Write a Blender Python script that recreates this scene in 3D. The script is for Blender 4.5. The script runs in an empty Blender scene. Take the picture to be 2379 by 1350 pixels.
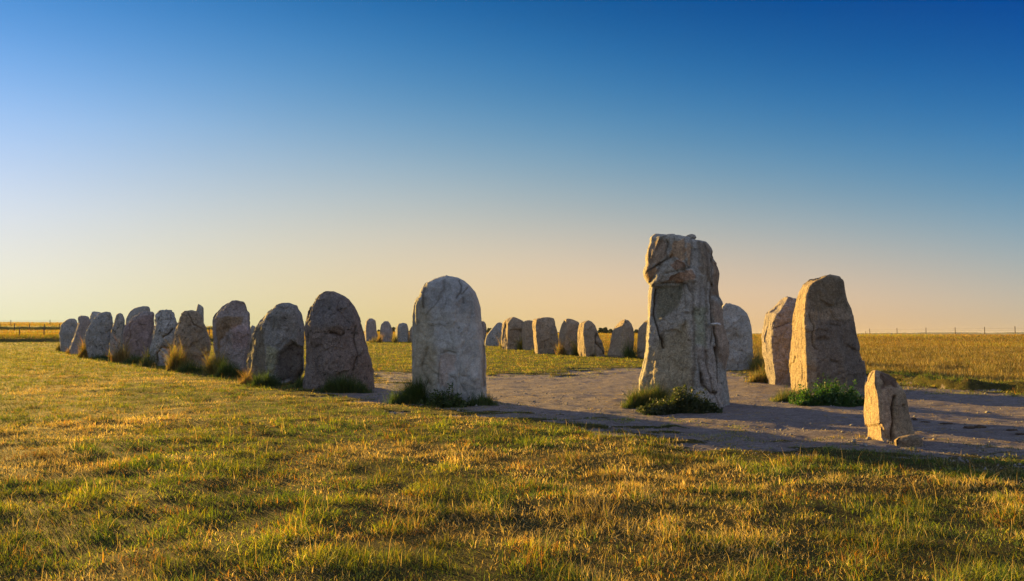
import bpy, math, random
import numpy as np
from mathutils import Vector

S = bpy.context.scene
COL = S.collection
R = math.radians

# ------------------------------------------------------------------ camera
F = 1850.0; CX = 1189.5; CY = 675.0; HOR = 778.0; EYE = 1.45
PITCH = math.atan((HOR - CY) / F)
cam_d = bpy.data.cameras.new('camera'); cam = bpy.data.objects.new('camera', cam_d); COL.objects.link(cam)
cam_d.sensor_width = 36.0; cam_d.lens = 36.0 * F / 2379.0
cam_d.clip_start = 0.05; cam_d.clip_end = 20000
cam.location = (0, 0, EYE); cam.rotation_euler = (R(90) + PITCH, 0, 0)
S.camera = cam

# ------------------------------------------------------------------ light
SUN_AZ = R(-37.5)      # measured from +Y (the view axis), negative = to the left
SUN_EL = R(6.5)
w = bpy.data.worlds.new('World'); S.world = w; w.use_nodes = True
nt = w.node_tree; bg = nt.nodes['Background']
sky = nt.nodes.new('ShaderNodeTexSky'); sky.sky_type = 'NISHITA'; sky.sun_disc = False
sky.sun_elevation = SUN_EL; sky.sun_rotation = SUN_AZ
sky.air_density = 1.0; sky.dust_density = 1.0; sky.ozone_density = 4; sky.altitude = 0
EXPO = 1.85; SKY_STR = 0.12
# clear evening air: the sky's colour graded by height and by the bearing of the sun (log-linear, per channel)
SKY_M = [[-0.1218, -0.0934, 0.3245], [0.0647, 0.2437, -0.2392], [0.269, 0.0399, 0.3347], [-15.2838, -5.1025, 1.2731], [-18.8478, -7.2609, -5.5564], [2.7718, 0.3133, -1.1922], [14.6038, 5.924, 4.8192], [-7.8931, -2.2632, -4.3545], [-2.4143, -0.2644, 0.0262], [6.378, 0.2158, -2.7381], [-0.9312, -0.8186, -0.7678]]
def _m(op, a, b=0.0, clamp=None):
    n = nt.nodes.new('ShaderNodeMath'); n.operation = op
    for k, v in ((0, a), (1, b)):
        if isinstance(v, (int, float)): n.inputs[k].default_value = v
        else: nt.links.new(v, n.inputs[k])
    return n.outputs[0]
_tc = nt.nodes.new('ShaderNodeTexCoord'); _sx = nt.nodes.new('ShaderNodeSeparateXYZ'); nt.links.new(_tc.outputs['Generated'], _sx.inputs[0])
_z = _m('MINIMUM', _m('MAXIMUM', _sx.outputs[2], 0.0), 0.42)
_h = _m('MAXIMUM', _m('ADD', _m('MULTIPLY', _sx.outputs[0], math.sin(SUN_AZ)), _m('MULTIPLY', _sx.outputs[1], math.cos(SUN_AZ))), 0.3)
_sc = nt.nodes.new('ShaderNodeSeparateColor'); nt.links.new(sky.outputs[0], _sc.inputs[0])
_ft = [_m('LOGARITHM', _m('MAXIMUM', _sc.outputs[k], 1e-4), math.e) for k in range(3)] + [_z, _m('MULTIPLY', _z, _z), _h, _m('MULTIPLY', _z, _h), _m('POWER', _z, 3.0), _m('MULTIPLY', _h, _h), _m('MULTIPLY', _m('MULTIPLY', _z, _z), _h)]
_cc = nt.nodes.new('ShaderNodeCombineColor')
for c in range(3):
    acc = SKY_M[10][c] - math.log(SKY_STR * 2 ** EXPO)
    for k in range(10): acc = _m('ADD', _m('MULTIPLY', _ft[k], SKY_M[k][c]), acc)
    nt.links.new(_m('EXPONENT', acc), _cc.inputs[c])
# fill light added to the unseen sky overhead and behind the camera
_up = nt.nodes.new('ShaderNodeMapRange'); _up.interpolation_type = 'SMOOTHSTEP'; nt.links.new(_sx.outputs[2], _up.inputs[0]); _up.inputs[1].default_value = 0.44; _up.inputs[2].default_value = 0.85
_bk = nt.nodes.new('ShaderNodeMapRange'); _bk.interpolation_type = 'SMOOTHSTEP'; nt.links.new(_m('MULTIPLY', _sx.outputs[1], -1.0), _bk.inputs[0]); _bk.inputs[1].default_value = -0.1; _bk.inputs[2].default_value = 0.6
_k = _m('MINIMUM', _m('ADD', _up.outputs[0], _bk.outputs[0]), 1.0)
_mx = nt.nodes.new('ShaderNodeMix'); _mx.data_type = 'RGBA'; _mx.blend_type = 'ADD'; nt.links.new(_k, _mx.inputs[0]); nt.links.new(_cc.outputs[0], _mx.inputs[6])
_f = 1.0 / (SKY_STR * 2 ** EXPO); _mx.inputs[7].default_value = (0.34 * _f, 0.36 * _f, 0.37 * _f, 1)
_nz = nt.nodes.new('ShaderNodeTexNoise'); _mp = nt.nodes.new('ShaderNodeMapping'); _mp.inputs['Scale'].default_value = (1, 1, 5); nt.links.new(_tc.outputs['Generated'], _mp.inputs[0]); nt.links.new(_mp.outputs[0], _nz.inputs['Vector']); _nz.inputs['Scale'].default_value = 1.6; _nz.inputs['Detail'].default_value = 4
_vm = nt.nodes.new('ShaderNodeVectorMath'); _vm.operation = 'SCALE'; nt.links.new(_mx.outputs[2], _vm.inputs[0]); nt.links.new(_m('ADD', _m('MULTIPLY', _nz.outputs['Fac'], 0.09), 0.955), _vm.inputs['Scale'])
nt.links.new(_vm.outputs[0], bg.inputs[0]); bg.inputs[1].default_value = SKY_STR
sl = bpy.data.lights.new('sun', 'SUN'); sl.energy = 5.0; sl.angle = R(0.6); sl.color = (1.0, 0.60, 0.13)
so = bpy.data.objects.new('sun', sl); COL.objects.link(so)
sd = Vector((math.sin(SUN_AZ) * math.cos(SUN_EL), math.cos(SUN_AZ) * math.cos(SUN_EL), math.sin(SUN_EL)))
so.rotation_euler = sd.to_track_quat('Z', 'Y').to_euler(); so.location = (-30, 30, 20)
S.view_settings.view_transform = 'Standard'; S.view_settings.look = 'None'
S.view_settings.exposure = EXPO; S.view_settings.gamma = 1.0
S.cycles.max_bounces = 5; S.cycles.diffuse_bounces = 3; S.cycles.volume_bounces = 0
S.cycles.transparent_max_bounces = 4

rng = np.random.default_rng(7); random.seed(7)

# ------------------------------------------------------------------ numpy noise
_perm = np.random.default_rng(3).permutation(256); _perm = np.concatenate([_perm, _perm, _perm])
_g = np.random.default_rng(4).normal(size=(256, 3)); _g /= np.linalg.norm(_g, axis=1)[:, None]
def perlin(p):
    p = np.asarray(p, float); i = np.floor(p).astype(int); f = p - i; i &= 255
    u = f * f * f * (f * (f * 6 - 15) + 10); r = 0
    for dx in (0, 1):
        wx = u[:, 0] if dx else 1 - u[:, 0]
        for dy in (0, 1):
            wy = u[:, 1] if dy else 1 - u[:, 1]
            for dz in (0, 1):
                wz = u[:, 2] if dz else 1 - u[:, 2]
                h = _perm[_perm[_perm[(i[:, 0] + dx) & 255] + ((i[:, 1] + dy) & 255)] + ((i[:, 2] + dz) & 255)]
                r = r + wx * wy * wz * ((f - np.array([dx, dy, dz])) * _g[h]).sum(1)
    return r * 1.5
def fbm(p, o=4, gain=0.5):
    a = 1.0; r = 0; q = np.asarray(p, float)
    for _ in range(o):
        r = r + a * perlin(q); q = q * 2.03 + 17.3; a *= gain
    return r
def n2(x, y, sc, o=3, off=0.0):
    return fbm(np.stack([np.ravel(x) / sc, np.ravel(y) / sc, np.full(np.size(x), off)], 1), o).reshape(np.shape(x))
def sm(t):
    t = np.clip(t, 0, 1); return t * t * (3 - 2 * t)

def poly_sdf(x, y, P):
    """signed distance, negative inside"""
    x = np.asarray(x, float); y = np.asarray(y, float)
    P = np.asarray(P, float); d = np.full(x.shape, 1e18); ins = np.zeros(x.shape, bool)
    for k in range(len(P)):
        a = P[k]; b = P[(k + 1) % len(P)]; e = b - a
        t = np.clip(((x - a[0]) * e[0] + (y - a[1]) * e[1]) / (e @ e + 1e-12), 0, 1)
        d = np.minimum(d, (x - a[0] - t * e[0]) ** 2 + (y - a[1] - t * e[1]) ** 2)
        c = (a[1] > y) != (b[1] > y)
        ins ^= c & (x < (b[0] - a[0]) * (y - a[1]) / (b[1] - a[1] + 1e-12) + a[0])
    return np.where(ins, -1, 1) * np.sqrt(d)
def line_dist(x, y, P):
    d = np.full(np.shape(x), 1e18)
    for a, b in zip(P[:-1], P[1:]):
        a = np.array(a, float); e = np.array(b, float) - a
        t = np.clip(((x - a[0]) * e[0] + (y - a[1]) * e[1]) / (e @ e + 1e-12), 0, 1)
        d = np.minimum(d, (x - a[0] - t * e[0]) ** 2 + (y - a[1] - t * e[1]) ** 2)
    return np.sqrt(d)

# ------------------------------------------------------------------ the lie of the land
cp, sp = math.cos(PITCH), math.sin(PITCH)
def ray(px, py):
    a = (px - CX) / F; b = (CY - py) / F
    return np.array([a, cp - b * sp, sp + b * cp])
def at(px, py, D):
    d = ray(px, py); t = D / d[1]; return np.array([d[0] * t, D, EYE + d[2] * t])

A_ = [-0.9, -0.643, -0.567, -0.378, -0.13, 0.12, 0.43, 0.9]
YC = [744, 749, 750, 766, 774, 777, 779.5, 780]
DC = [270, 260, 255, 230, 165, 140, 112, 100]
def coarse(x, y):
    x = np.asarray(x, float); y = np.asarray(y, float); yy = np.maximum(y, 1.0)
    a = np.clip(x / yy, -0.9, 0.9)
    yc = np.interp(a, A_, YC); dc = np.interp(a, A_, DC); zc = EYE + (HOR - yc) / F * dc
    def ramp(t): return np.interp(t, [0, 25, 50, 80], [0, 0, 0.25, 0.70])
    hr = (ramp(y - 4) + ramp(y) + ramp(y + 4)) / 3
    t = np.clip((y - 80) / (dc - 80), 0, 1)
    hr = hr + (zc - 0.70) * np.sin(t * math.pi / 2) ** 1.1 * (y > 80)
    def rl(t): return np.interp(t, [0, 25, 62, 78, 150], [0, 0, 0.22, 0.85, 2.35]) + (zc - 2.35) * np.clip((t - 150) / (dc - 150), 0, 1)
    hl = (rl(y - 5) + rl(y - 2) + rl(y + 2) + rl(y + 5)) / 4
    wl = sm((-0.19 - a) / 0.16)
    h = hr * (1 - wl) + hl * wl
    h = h - (zc + 9) * sm((y - dc) / 500.0)
    lf = sm((-0.25 - a) / 0.1)
    h = h + lf * (0.24 * sm((y - 78 - 0.02 * x) / 1.6) - 0.24 * sm((y - 84) / 30.0) + 0.55 * sm((y - 150) / 3.0) - 0.5 * sm((y - 160) / 60.0))
    return h

def hit(px, py, fn=coarse):
    d = ray(px, py); D = 2.0; prev = D
    while D < 3000:
        t = D / d[1]
        if EYE + d[2] * t < float(fn(d[0] * t, D)):
            lo, hi = prev, D
            for _ in range(30):
                m = (lo + hi) / 2; t = m / d[1]
                if EYE + d[2] * t < float(fn(d[0] * t, m)): hi = m
                else: lo = m
            t = hi / d[1]; return np.array([d[0] * t, hi])
        prev = D; D *= 1.01
    return None

PATH_PX = [(700, 909), (790, 906), (862, 890), (868, 864), (955, 866), (1130, 871), (1200, 868), (1300, 871), (1370, 858), (1480, 852), (1570, 851),
           (1690, 862), (1770, 876), (1840, 886), (2000, 880), (2085, 886), (2160, 900), (2240, 905), (2320, 908), (2379, 912), (2700, 930),
           (2900, 1110), (2379, 1066), (2200, 1062), (2050, 1055), (1900, 1046), (1700, 1042), (1600, 1028), (1500, 1006), (1400, 988), (1250, 970),
           (1130, 962), (1000, 948), (900, 938), (800, 922)]
PATH = np.array([hit(*p) for p in PATH_PX])
BANK_PX = [(2040, 882), (2085, 886), (2160, 900), (2240, 905), (2320, 908), (2379, 912), (2700, 930)]
BANK = [tuple(hit(*p)) for p in BANK_PX]
def path_sd(x, y):
    s = poly_sdf(x, y, PATH)
    worn = np.clip(n2(x * 0.45, y, 0.75, 3, 12.0) + .02, 0, 1) * sm((2.6 - s) / 2.2) * sm((s + 1.0) / 1.0); tufty = np.clip(n2(x * 0.5, y, 0.6, 3, 13.0) - .12, 0, 1) * sm((s + 2.4) / 1.6)
    s = s - 2.6 * worn + 2.2 * tufty * (s < 1.5)
    return s + 0.45 * n2(x * 0.6, y, 0.9, 4, 3.1) + 0.16 * n2(x, y, 0.22, 2, 7.7)
def height(x, y, sd=None):
    x = np.asarray(x, float); y = np.asarray(y, float)
    h = coarse(x, y)
    if sd is None: sd = path_sd(x, y)
    inn = sm((0.25 - sd) / 0.6)
    near = sm((90 - y) / 30) * sm((np.hypot(x, y)) / 3)
    h = h - 0.03 * inn * near
    h = h + near * (1 - inn) * (0.028 * n2(x, y, 1.3, 3, 1.0) + 0.010 * n2(x, y, 0.35, 2, 2.0))
    h = h + near * inn * (0.034 * n2(x, y, 1.1, 4, 5.0) + 0.011 * n2(x * 0.8, y, 0.22, 5, 6.0))
    # worn bank on the right, beyond the path
    bd = line_dist(x, y, BANK)
    side = (y > np.interp(x, [b[0] for b in BANK], [b[1] for b in BANK]))
    lip = 0.27 * np.exp(-(bd / 1.5) ** 2) * sm(bd * 3) * side * sm((x - 8.6) / 1.0) * (0.8 + 0.45 * n2(x, y, 0.8, 2, 9.0))
    return h + np.maximum(lip, 0)
def gz(x, y): return float(height(np.array([x]), np.array([y]))[0])

# ------------------------------------------------------------------ helpers
def tag(o, label=None, cat=None, group=None, kind=None):
    if label: o['label'] = label
    if cat: o['category'] = cat
    if group: o['group'] = group
    if kind: o['kind'] = kind
    return o
def mesh_np(name, V, faces, mat, parent=None, cols=None, smooth=True):
    """faces: list of (n,k) int arrays"""
    me = bpy.data.meshes.new(name)
    V = np.asarray(V, np.float32)
    faces = [np.asarray(f, np.int32) for f in faces if len(f)]
    me.vertices.add(len(V)); me.vertices.foreach_set('co', V.ravel())
    nl = sum(f.size for f in faces); npoly = sum(len(f) for f in faces)
    me.loops.add(nl); me.loops.foreach_set('vertex_index', np.concatenate([f.ravel() for f in faces]))
    me.polygons.add(npoly)
    tot = np.concatenate([np.full(len(f), f.shape[1], np.int32) for f in faces])
    st = np.concatenate([[0], np.cumsum(tot)[:-1]]).astype(np.int32)
    me.polygons.foreach_set('loop_start', st)
    me.polygons.foreach_set('use_smooth', np.full(npoly, smooth))
    if cols is not None:
        for an, c in cols.items():
            c = np.asarray(c, np.float32)
            if c.ndim == 1:
                at_ = me.attributes.new(an, 'FLOAT', 'POINT'); at_.data.foreach_set('value', c)
            else:
                at_ = me.attributes.new(an, 'FLOAT_COLOR', 'POINT')
                at_.data.foreach_set('color', np.concatenate([c, np.ones((len(c), 1), np.float32)], 1).ravel())
    me.update(calc_edges=True); me.validate()
    me.materials.append(mat)
    o = bpy.data.objects.new(name, me); COL.objects.link(o); o.parent = parent
    return o

class NB:
    def __init__(s, name):
        s.m = bpy.data.materials.new(name); s.m.use_nodes = True; s.t = s.m.node_tree
        s.t.nodes.clear(); s.out = s.n('ShaderNodeOutputMaterial')
    def n(s, typ, **k):
        nd = s.t.nodes.new(typ)
        for a, b in k.items():
            if a.startswith('i_'):
                key = a[2:]; key = int(key) if key.isdigit() else key
                nd.inputs[key].default_value = b
            else: setattr(nd, a, b)
        return nd
    def l(s, a, b): s.t.links.new(a, b)
    def noise(s, vec, scale, detail=6, rough=0.6, dist=0.0):
        n = s.n('ShaderNodeTexNoise'); n.inputs['Scale'].default_value = scale; n.inputs['Detail'].default_value = detail
        n.inputs['Roughness'].default_value = rough; n.inputs['Distortion'].default_value = dist
        s.l(vec, n.inputs['Vector']); return n.outputs['Fac']
    def ramp(s, fac, stops):
        r = s.n('ShaderNodeValToRGB'); e = r.color_ramp.elements
        while len(e) < len(stops): e.new(0.5)
        for el, (p, c) in zip(e, stops):
            el.position = p; el.color = (*c, 1) if len(c) == 3 else c
        s.l(fac, r.inputs[0]); return r.outputs[0]
    def mix(s, fac, a, b, mode='MIX'):
        m = s.n('ShaderNodeMix', data_type='RGBA', blend_type=mode)
        for sock, v in ((m.inputs[0], fac), (m.inputs[6], a), (m.inputs[7], b)):
            if isinstance(v, (int, float)): sock.default_value = v
            elif isinstance(v, tuple): sock.default_value = (*v, 1)
            else: s.l(v, sock)
        return m.outputs[2]
    def math(s, op, a, b=0.0):
        m = s.n('ShaderNodeMath', operation=op)
        for sock, v in ((m.inputs[0], a), (m.inputs[1], b)):
            if isinstance(v, (int, float)): sock.default_value = v
            else: s.l(v, sock)
        return m.outputs[0]
G3 = lambda v: (v, v, v)

# ------------------------------------------------------------------ materials
def stone_material(name, c1, c2, dark=0.5, pale=0.3, warm=0.0, seed=0.0, bump=1.0, grain=1.0):
    b = NB(name); tc = b.n('ShaderNodeTexCoord')
    mp = b.n('ShaderNodeMapping'); mp.inputs['Location'].default_value = (seed * 3.1, seed * 1.7, seed * 5.3)
    b.l(tc.outputs['Object'], mp.inputs['Vector']); v = mp.outputs[0]
    ms = b.n('ShaderNodeMapping'); ms.inputs['Scale'].default_value = (1.6, 1.6, 0.45); b.l(v, ms.inputs['Vector']); vs = ms.outputs[0]
    big = b.noise(v, 1.7, 5, 0.62, 0.4); mid = b.noise(v, 9, 8, 0.7); fine = b.noise(v, 70, 5, 0.75); stre = b.noise(vs, 3.2, 7, 0.65, 0.6)
    c = b.mix(b.ramp(big, [(0.36, G3(0)), (0.64, G3(1))]), c1, c2)
    c = b.mix(b.ramp(stre, [(0.45, G3(0)), (0.7, G3(0.6))]), c, tuple(x * 0.62 for x in c2))
    c = b.mix(b.ramp(mid, [(0.38, G3(0.75)), (0.62, G3(0))]), c, tuple(x * 0.55 for x in c1))
    # speckle of the granite grains
    c = b.mix(0.85 * grain, c, b.ramp(fine, [(0.28, G3(0.35)), (0.5, G3(1.0)), (0.70, G3(1.7))]), 'MULTIPLY')
    gr2 = b.noise(v, 24, 4, 0.8); c = b.mix(0.7 * grain, c, b.ramp(gr2, [(0.34, G3(0.45)), (0.5, G3(1.0)), (0.66, G3(1.45))]), 'MULTIPLY')
    # dark lichen crust
    lm = b.noise(v, 5.5, 9, 0.78, 0.3)
    t = 0.66 - 0.16 * dark
    c = b.mix(b.ramp(lm, [(t - 0.03, G3(0)), (t + 0.05, G3(0.85))]), c, (0.045, 0.042, 0.032))
    # pale and ochre lichen spots
    l2 = b.noise(v, 13, 7, 0.7, 0.2); t2 = 0.70 - 0.12 * pale
    c = b.mix(b.ramp(l2, [(t2, G3(0)), (t2 + 0.06, G3(0.8))]), c, (0.46, 0.45, 0.38))
    l3 = b.noise(v, 7, 7, 0.7, 1.0); t3 = 0.74 - 0.2 * warm
    c = b.mix(b.ramp(l3, [(t3, G3(0)), (t3 + 0.07, G3(0.75))]), c, (0.30, 0.19, 0.07))
    # rust and ochre stains of the stone, plus crevice and unlit-face shade painted in
    at_ = b.n('ShaderNodeAttribute', attribute_name='pigment_shade')
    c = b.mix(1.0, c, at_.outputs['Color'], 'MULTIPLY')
    bs = b.n('ShaderNodeBsdfPrincipled'); bs.inputs['Roughness'].default_value = 0.92; bs.inputs['Specular IOR Level'].default_value = 0.25
    b.l(c, bs.inputs['Base Color'])
    vor = b.n('ShaderNodeTexVoronoi', feature='DISTANCE_TO_EDGE'); vor.inputs['Scale'].default_value = 2.3
    dv = b.n('ShaderNodeVectorMath', operation='ADD'); nn = b.n('ShaderNodeTexNoise'); nn.inputs['Scale'].default_value = 2.0; nn.inputs['Detail'].default_value = 5
    b.l(vs, nn.inputs['Vector']); b.l(vs, dv.inputs[0]); b.l(nn.outputs['Color'], dv.inputs[1]); b.l(dv.outputs[0], vor.inputs['Vector'])
    crack = b.ramp(vor.outputs[0], [(0.0, G3(0)), (0.025, G3(1))])
    h = b.math('ADD', b.math('MULTIPLY', mid, 1.0), b.math('MULTIPLY', fine, 0.22))
    h = b.math('ADD', h, b.math('MULTIPLY', stre, 0.9))
    h = b.math('ADD', h, b.math('MULTIPLY', crack, 0.07))
    h = b.math('ADD', h, b.math('MULTIPLY', lm, 0.5)); h = b.math('ADD', h, b.math('MULTIPLY', gr2, 0.35))
    bp = b.n('ShaderNodeBump'); bp.inputs['Distance'].default_value = 0.075 * bump; bp.inputs['Strength'].default_value = 0.9
    b.l(h, bp.inputs['Height']); b.l(bp.outputs[0], bs.inputs['Normal']); b.l(bs.outputs[0], b.out.inputs[0])
    return b.m

def blade_material(name, trans=0.45):
    b = NB(name); at_ = b.n('ShaderNodeAttribute', attribute_name='tone')
    d = b.n('ShaderNodeBsdfDiffuse'); t = b.n('ShaderNodeBsdfTranslucent'); g = b.n('ShaderNodeBsdfGlossy'); g.inputs['Roughness'].default_value = 0.55
    b.l(at_.outputs['Color'], d.inputs[0])
    sat = b.n('ShaderNodeHueSaturation'); sat.inputs['Saturation'].default_value = 1.15; sat.inputs['Value'].default_value = 1.25
    b.l(at_.outputs['Color'], sat.inputs['Color']); b.l(sat.outputs[0], t.inputs[0])
    m = b.n('ShaderNodeMixShader'); m.inputs[0].default_value = trans; b.l(d.outputs[0], m.inputs[1]); b.l(t.outputs[0], m.inputs[2])
    m2 = b.n('ShaderNodeMixShader'); m2.inputs[0].default_value = 0.04; b.l(m.outputs[0], m2.inputs[1]); b.l(g.outputs[0], m2.inputs[2])
    b.l(m2.outputs[0], b.out.inputs[0]); return b.m
GRASS_M = blade_material('grass_blades')

def ground_material():
    b = NB('earth_and_turf'); geo = b.n('ShaderNodeNewGeometry'); v = geo.outputs['Position']
    big = b.noise(v, 0.5, 5, 0.6, 0.3); mid = b.noise(v, 4.0, 8, 0.7); fine = b.noise(v, 45, 6, 0.75)
    far = b.noise(v, 0.03, 4, 0.6)
    turf = b.mix(b.ramp(big, [(0.38, G3(0)), (0.62, G3(1))]), (0.06, 0.065, 0.014), (0.13, 0.10, 0.03))
    turf = b.mix(b.ramp(mid, [(0.40, G3(0.8)), (0.6, G3(0))]), turf, (0.035, 0.036, 0.012))
    turf = b.mix(0.8, turf, b.ramp(fine, [(0.3, G3(0.5)), (0.7, G3(1.5))]), 'MULTIPLY')
    fieldc = b.mix(b.ramp(far, [(0.35, G3(0)), (0.65, G3(1))]), (0.17, 0.11, 0.02), (0.14, 0.11, 0.018))
    fieldc = b.mix(b.ramp(mid, [(0.35, G3(0.5)), (0.6, G3(0))]), fieldc, (0.11, 0.10, 0.03))
    fa = b.n('ShaderNodeAttribute', attribute_name='field')
    turf = b.mix(fa.outputs['Fac'], turf, fieldc)
    sx = b.n('ShaderNodeMapping'); sx.inputs['Scale'].default_value = (0.7, 1.3, 1); b.l(v, sx.inputs['Vector'])
    sn = b.noise(sx.outputs[0], 1.1, 7, 0.7, 0.8); peb = b.noise(v, 26, 7, 0.8); gr = b.noise(v, 110, 4, 0.8)
    sand = b.mix(b.ramp(sn, [(0.36, G3(0)), (0.64, G3(1))]), (0.28, 0.25, 0.24), (0.38, 0.335, 0.32))
    sand = b.mix(b.ramp(peb, [(0.40, G3(0.8)), (0.56, G3(0))]), sand, (0.14, 0.11, 0.095))
    sand = b.mix(b.ramp(peb, [(0.62, G3(0)), (0.70, G3(0.8))]), sand, (0.36, 0.33, 0.28))
    sand = b.mix(0.8, sand, b.ramp(gr, [(0.3, G3(0.5)), (0.7, G3(1.5))]), 'MULTIPLY')
    dirt = b.noise(sx.outputs[0], 4.5, 8, 0.75, 0.5); sand = b.mix(b.ramp(dirt, [(0.42, G3(0.75)), (0.55, G3(0))]), sand, (0.18, 0.145, 0.13))
    sa = b.n('ShaderNodeAttribute', attribute_name='sand')
    k = b.math('ADD', sa.outputs['Fac'], b.math('MULTIPLY', b.math('SUBTRACT', b.noise(v, 7, 7, 0.75), 0.5), 1.3))
    km = b.ramp(k, [(0.36, G3(0)), (0.6, G3(1))])
    c = b.mix(km, turf, sand)
    bs = b.n('ShaderNodeBsdfPrincipled'); bs.inputs['Roughness'].default_value = 1.0; bs.inputs['Specular IOR Level'].default_value = 0.1
    b.l(c, bs.inputs['Base Color'])
    h = b.math('ADD', b.math('MULTIPLY', mid, 0.6), b.math('MULTIPLY', fine, 0.25)); h = b.math('ADD', h, b.math('MULTIPLY', peb, 0.7))
    h = b.math('ADD', h, b.math('MULTIPLY', gr, 0.12)); h = b.math('ADD', h, b.math('MULTIPLY', sn, 0.8))
    bp = b.n('ShaderNodeBump'); bp.inputs['Distance'].default_value = 0.085; bp.inputs['Strength'].default_value = 0.95
    b.l(h, bp.inputs['Height']); b.l(bp.outputs[0], bs.inputs['Normal']); b.l(bs.outputs[0], b.out.inputs[0])
    return b.m
GROUND_M = ground_material()

def plain(name, c1, c2, scale=8, rough=0.85):
    b = NB(name); tc = b.n('ShaderNodeTexCoord'); n = b.noise(tc.outputs['Object'], scale, 6, 0.7)
    bs = b.n('ShaderNodeBsdfPrincipled'); bs.inputs['Roughness'].default_value = rough; bs.inputs['Specular IOR Level'].default_value = 0.2
    b.l(b.mix(b.ramp(n, [(0.35, G3(0)), (0.65, G3(1))]), c1, c2), bs.inputs['Base Color'])
    bp = b.n('ShaderNodeBump'); bp.inputs['Distance'].default_value = 0.02; b.l(n, bp.inputs['Height']); b.l(bp.outputs[0], bs.inputs['Normal'])
    b.l(bs.outputs[0], b.out.inputs[0]); return b.m

# field (tall golden grass) lies outside the ship on the right and beyond it
FIELD_LINE = [tuple(hit(*p)) for p in [(2700, 928), (2379, 903), (2050, 882), (1850, 868), (1760, 856), (1490, 828), (1442, 826), (1371, 822), (1323, 818), (1266, 815), (1190, 806), (1148, 800), (1100, 794), (900, 790.5), (700, 791), (480, 792), (0, 791)]]
FX = [p[0] for p in FIELD_LINE][::-1]; FY = [p[1] for p in FIELD_LINE][::-1]
def field_mask(x, y):
    return sm((y - np.interp(x, FX, FY) + 1.5 * n2(x, y, 3.0, 2, 4.0)) / 2.2)

# ------------------------------------------------------------------ ground and path
def build_ground():
    r = [0.6]
    while r[-1] < 42: r.append(r[-1] * (1.03 if r[-1] < 3 else 1.0075))
    while r[-1] < 6300: r.append(r[-1] * (1.012 if r[-1] < 300 else 1.06))
    r = np.array(r)
    th = np.concatenate([np.linspace(-44, 44, 420), np.linspace(44, 316, 50)[1:-1]]); th = np.radians(th)
    RR, TT = np.meshgrid(r, th, indexing='ij'); X = RR * np.sin(TT); Y = RR * np.cos(TT)
    sd = path_sd(X.ravel(), Y.ravel()).reshape(X.shape)
    Z = height(X.ravel(), Y.ravel(), sd.ravel()).reshape(X.shape)
    V = np.stack([X.ravel(), Y.ravel(), Z.ravel()], 1)
    nr, nt_ = X.shape; idx = np.arange(nr * nt_).reshape(nr, nt_)
    a = idx[:-1]; b = idx[1:]
    q = np.stack([a, np.roll(a, -1, 1), np.roll(b, -1, 1), b], -1).reshape(-1, 4)[:, ::-1]
    sand = sm((0.55 - sd) / 1.5).ravel(); fld = field_mask(X.ravel(), Y.ravel())
    bm_ = np.exp(-(line_dist(X.ravel(), Y.ravel(), BANK) / 1.3) ** 2) * (Y.ravel() > np.interp(X.ravel(), [b[0] for b in BANK], [b[1] for b in BANK]) + 0.12) * sm((X.ravel() - 8.6) / 1.0)
    sand *= 1 - sm(bm_ * 2.5); fld *= 1 - sm(bm_ * 2.5)
    c = len(V); V = np.vstack([V, [0, 0, 0]])
    sand = np.append(sand, 0); fld = np.append(fld, 0)
    fan = np.stack([np.full(nt_, c), idx[0], np.roll(idx[0], -1)], 1)[:, ::-1]
    isp = sand[q].mean(1) > 0.5
    for nm, fs in (('ground', [q[~isp], fan]), ('path', [q[isp]])):
        used = np.unique(np.concatenate([f.ravel() for f in fs])); mp = np.zeros(len(V), int); mp[used] = np.arange(len(used))
        o = mesh_np(nm, V[used], [mp[f] for f in fs], GROUND_M, cols={'sand': sand[used], 'field': fld[used]})
        tag(o, kind='structure')
build_ground()

# ------------------------------------------------------------------ standing stones
Z1 = (0, 660, 4.758); Z2 = (340, 660, 4.248); Z3 = (820, 600, 3.552); Z4 = (1120, 680, 5.9475)
Z5 = (1400, 520, 2.871); Z6 = (1720, 600, 2.934); Z7 = (1950, 720, 3.552)
def zp(zz, p): return (zz[0] + p[0] / zz[2], zz[1] + p[1] / zz[2])

SECT = {
    # plan outlines, u across as seen from the viewer, y in widths (negative = towards the viewer)
    'slab':  [(0.0, 0.05), (0.06, -0.16), (0.40, -0.26), (0.85, -0.22), (1.0, 0.0), (0.95, 0.24), (0.5, 0.33), (0.08, 0.26)],
    'round': [(0.0, 0.10), (0.10, -0.20), (0.45, -0.36), (0.85, -0.24), (1.0, 0.05), (0.9, 0.34), (0.5, 0.42), (0.1, 0.36)],
    'edge':  [(0.0, 0.42), (0.13, -0.22), (0.5, -0.30), (0.9, -0.20), (1.0, 0.1), (0.93, 0.36), (0.5, 0.50), (0.1, 0.52)],
}
def ridge(r, d=0.55, f=0.34):
    return [(0.0, d - f + 0.12), (0.02, d - f - 0.05), (r - 0.03, -f + 0.03), (r + 0.03, -f), (0.78, -f * 0.72), (1.0, -f * 0.15), (0.97, 0.25), (0.6, d - f + 0.2), (0.1, d - f + 0.25)]
def section(S_, N, blur):
    P = np.array(S_, float); Q = np.vstack([P, P[:1]]); seg = np.linalg.norm(np.diff(Q, axis=0), axis=1); c = np.concatenate([[0], np.cumsum(seg)])
    t = np.linspace(0, c[-1], N, endpoint=False); x = np.interp(t, c, Q[:, 0]); y = np.interp(t, c, Q[:, 1])
    k = np.fft.fftfreq(N) * N; g = np.exp(-(k * blur) ** 2)
    x = np.fft.ifft(np.fft.fft(x) * g).real; y = np.fft.ifft(np.fft.fft(y) * g).real
    x = (x - x.min()) / (x.max() - x.min()); return x, y

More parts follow.
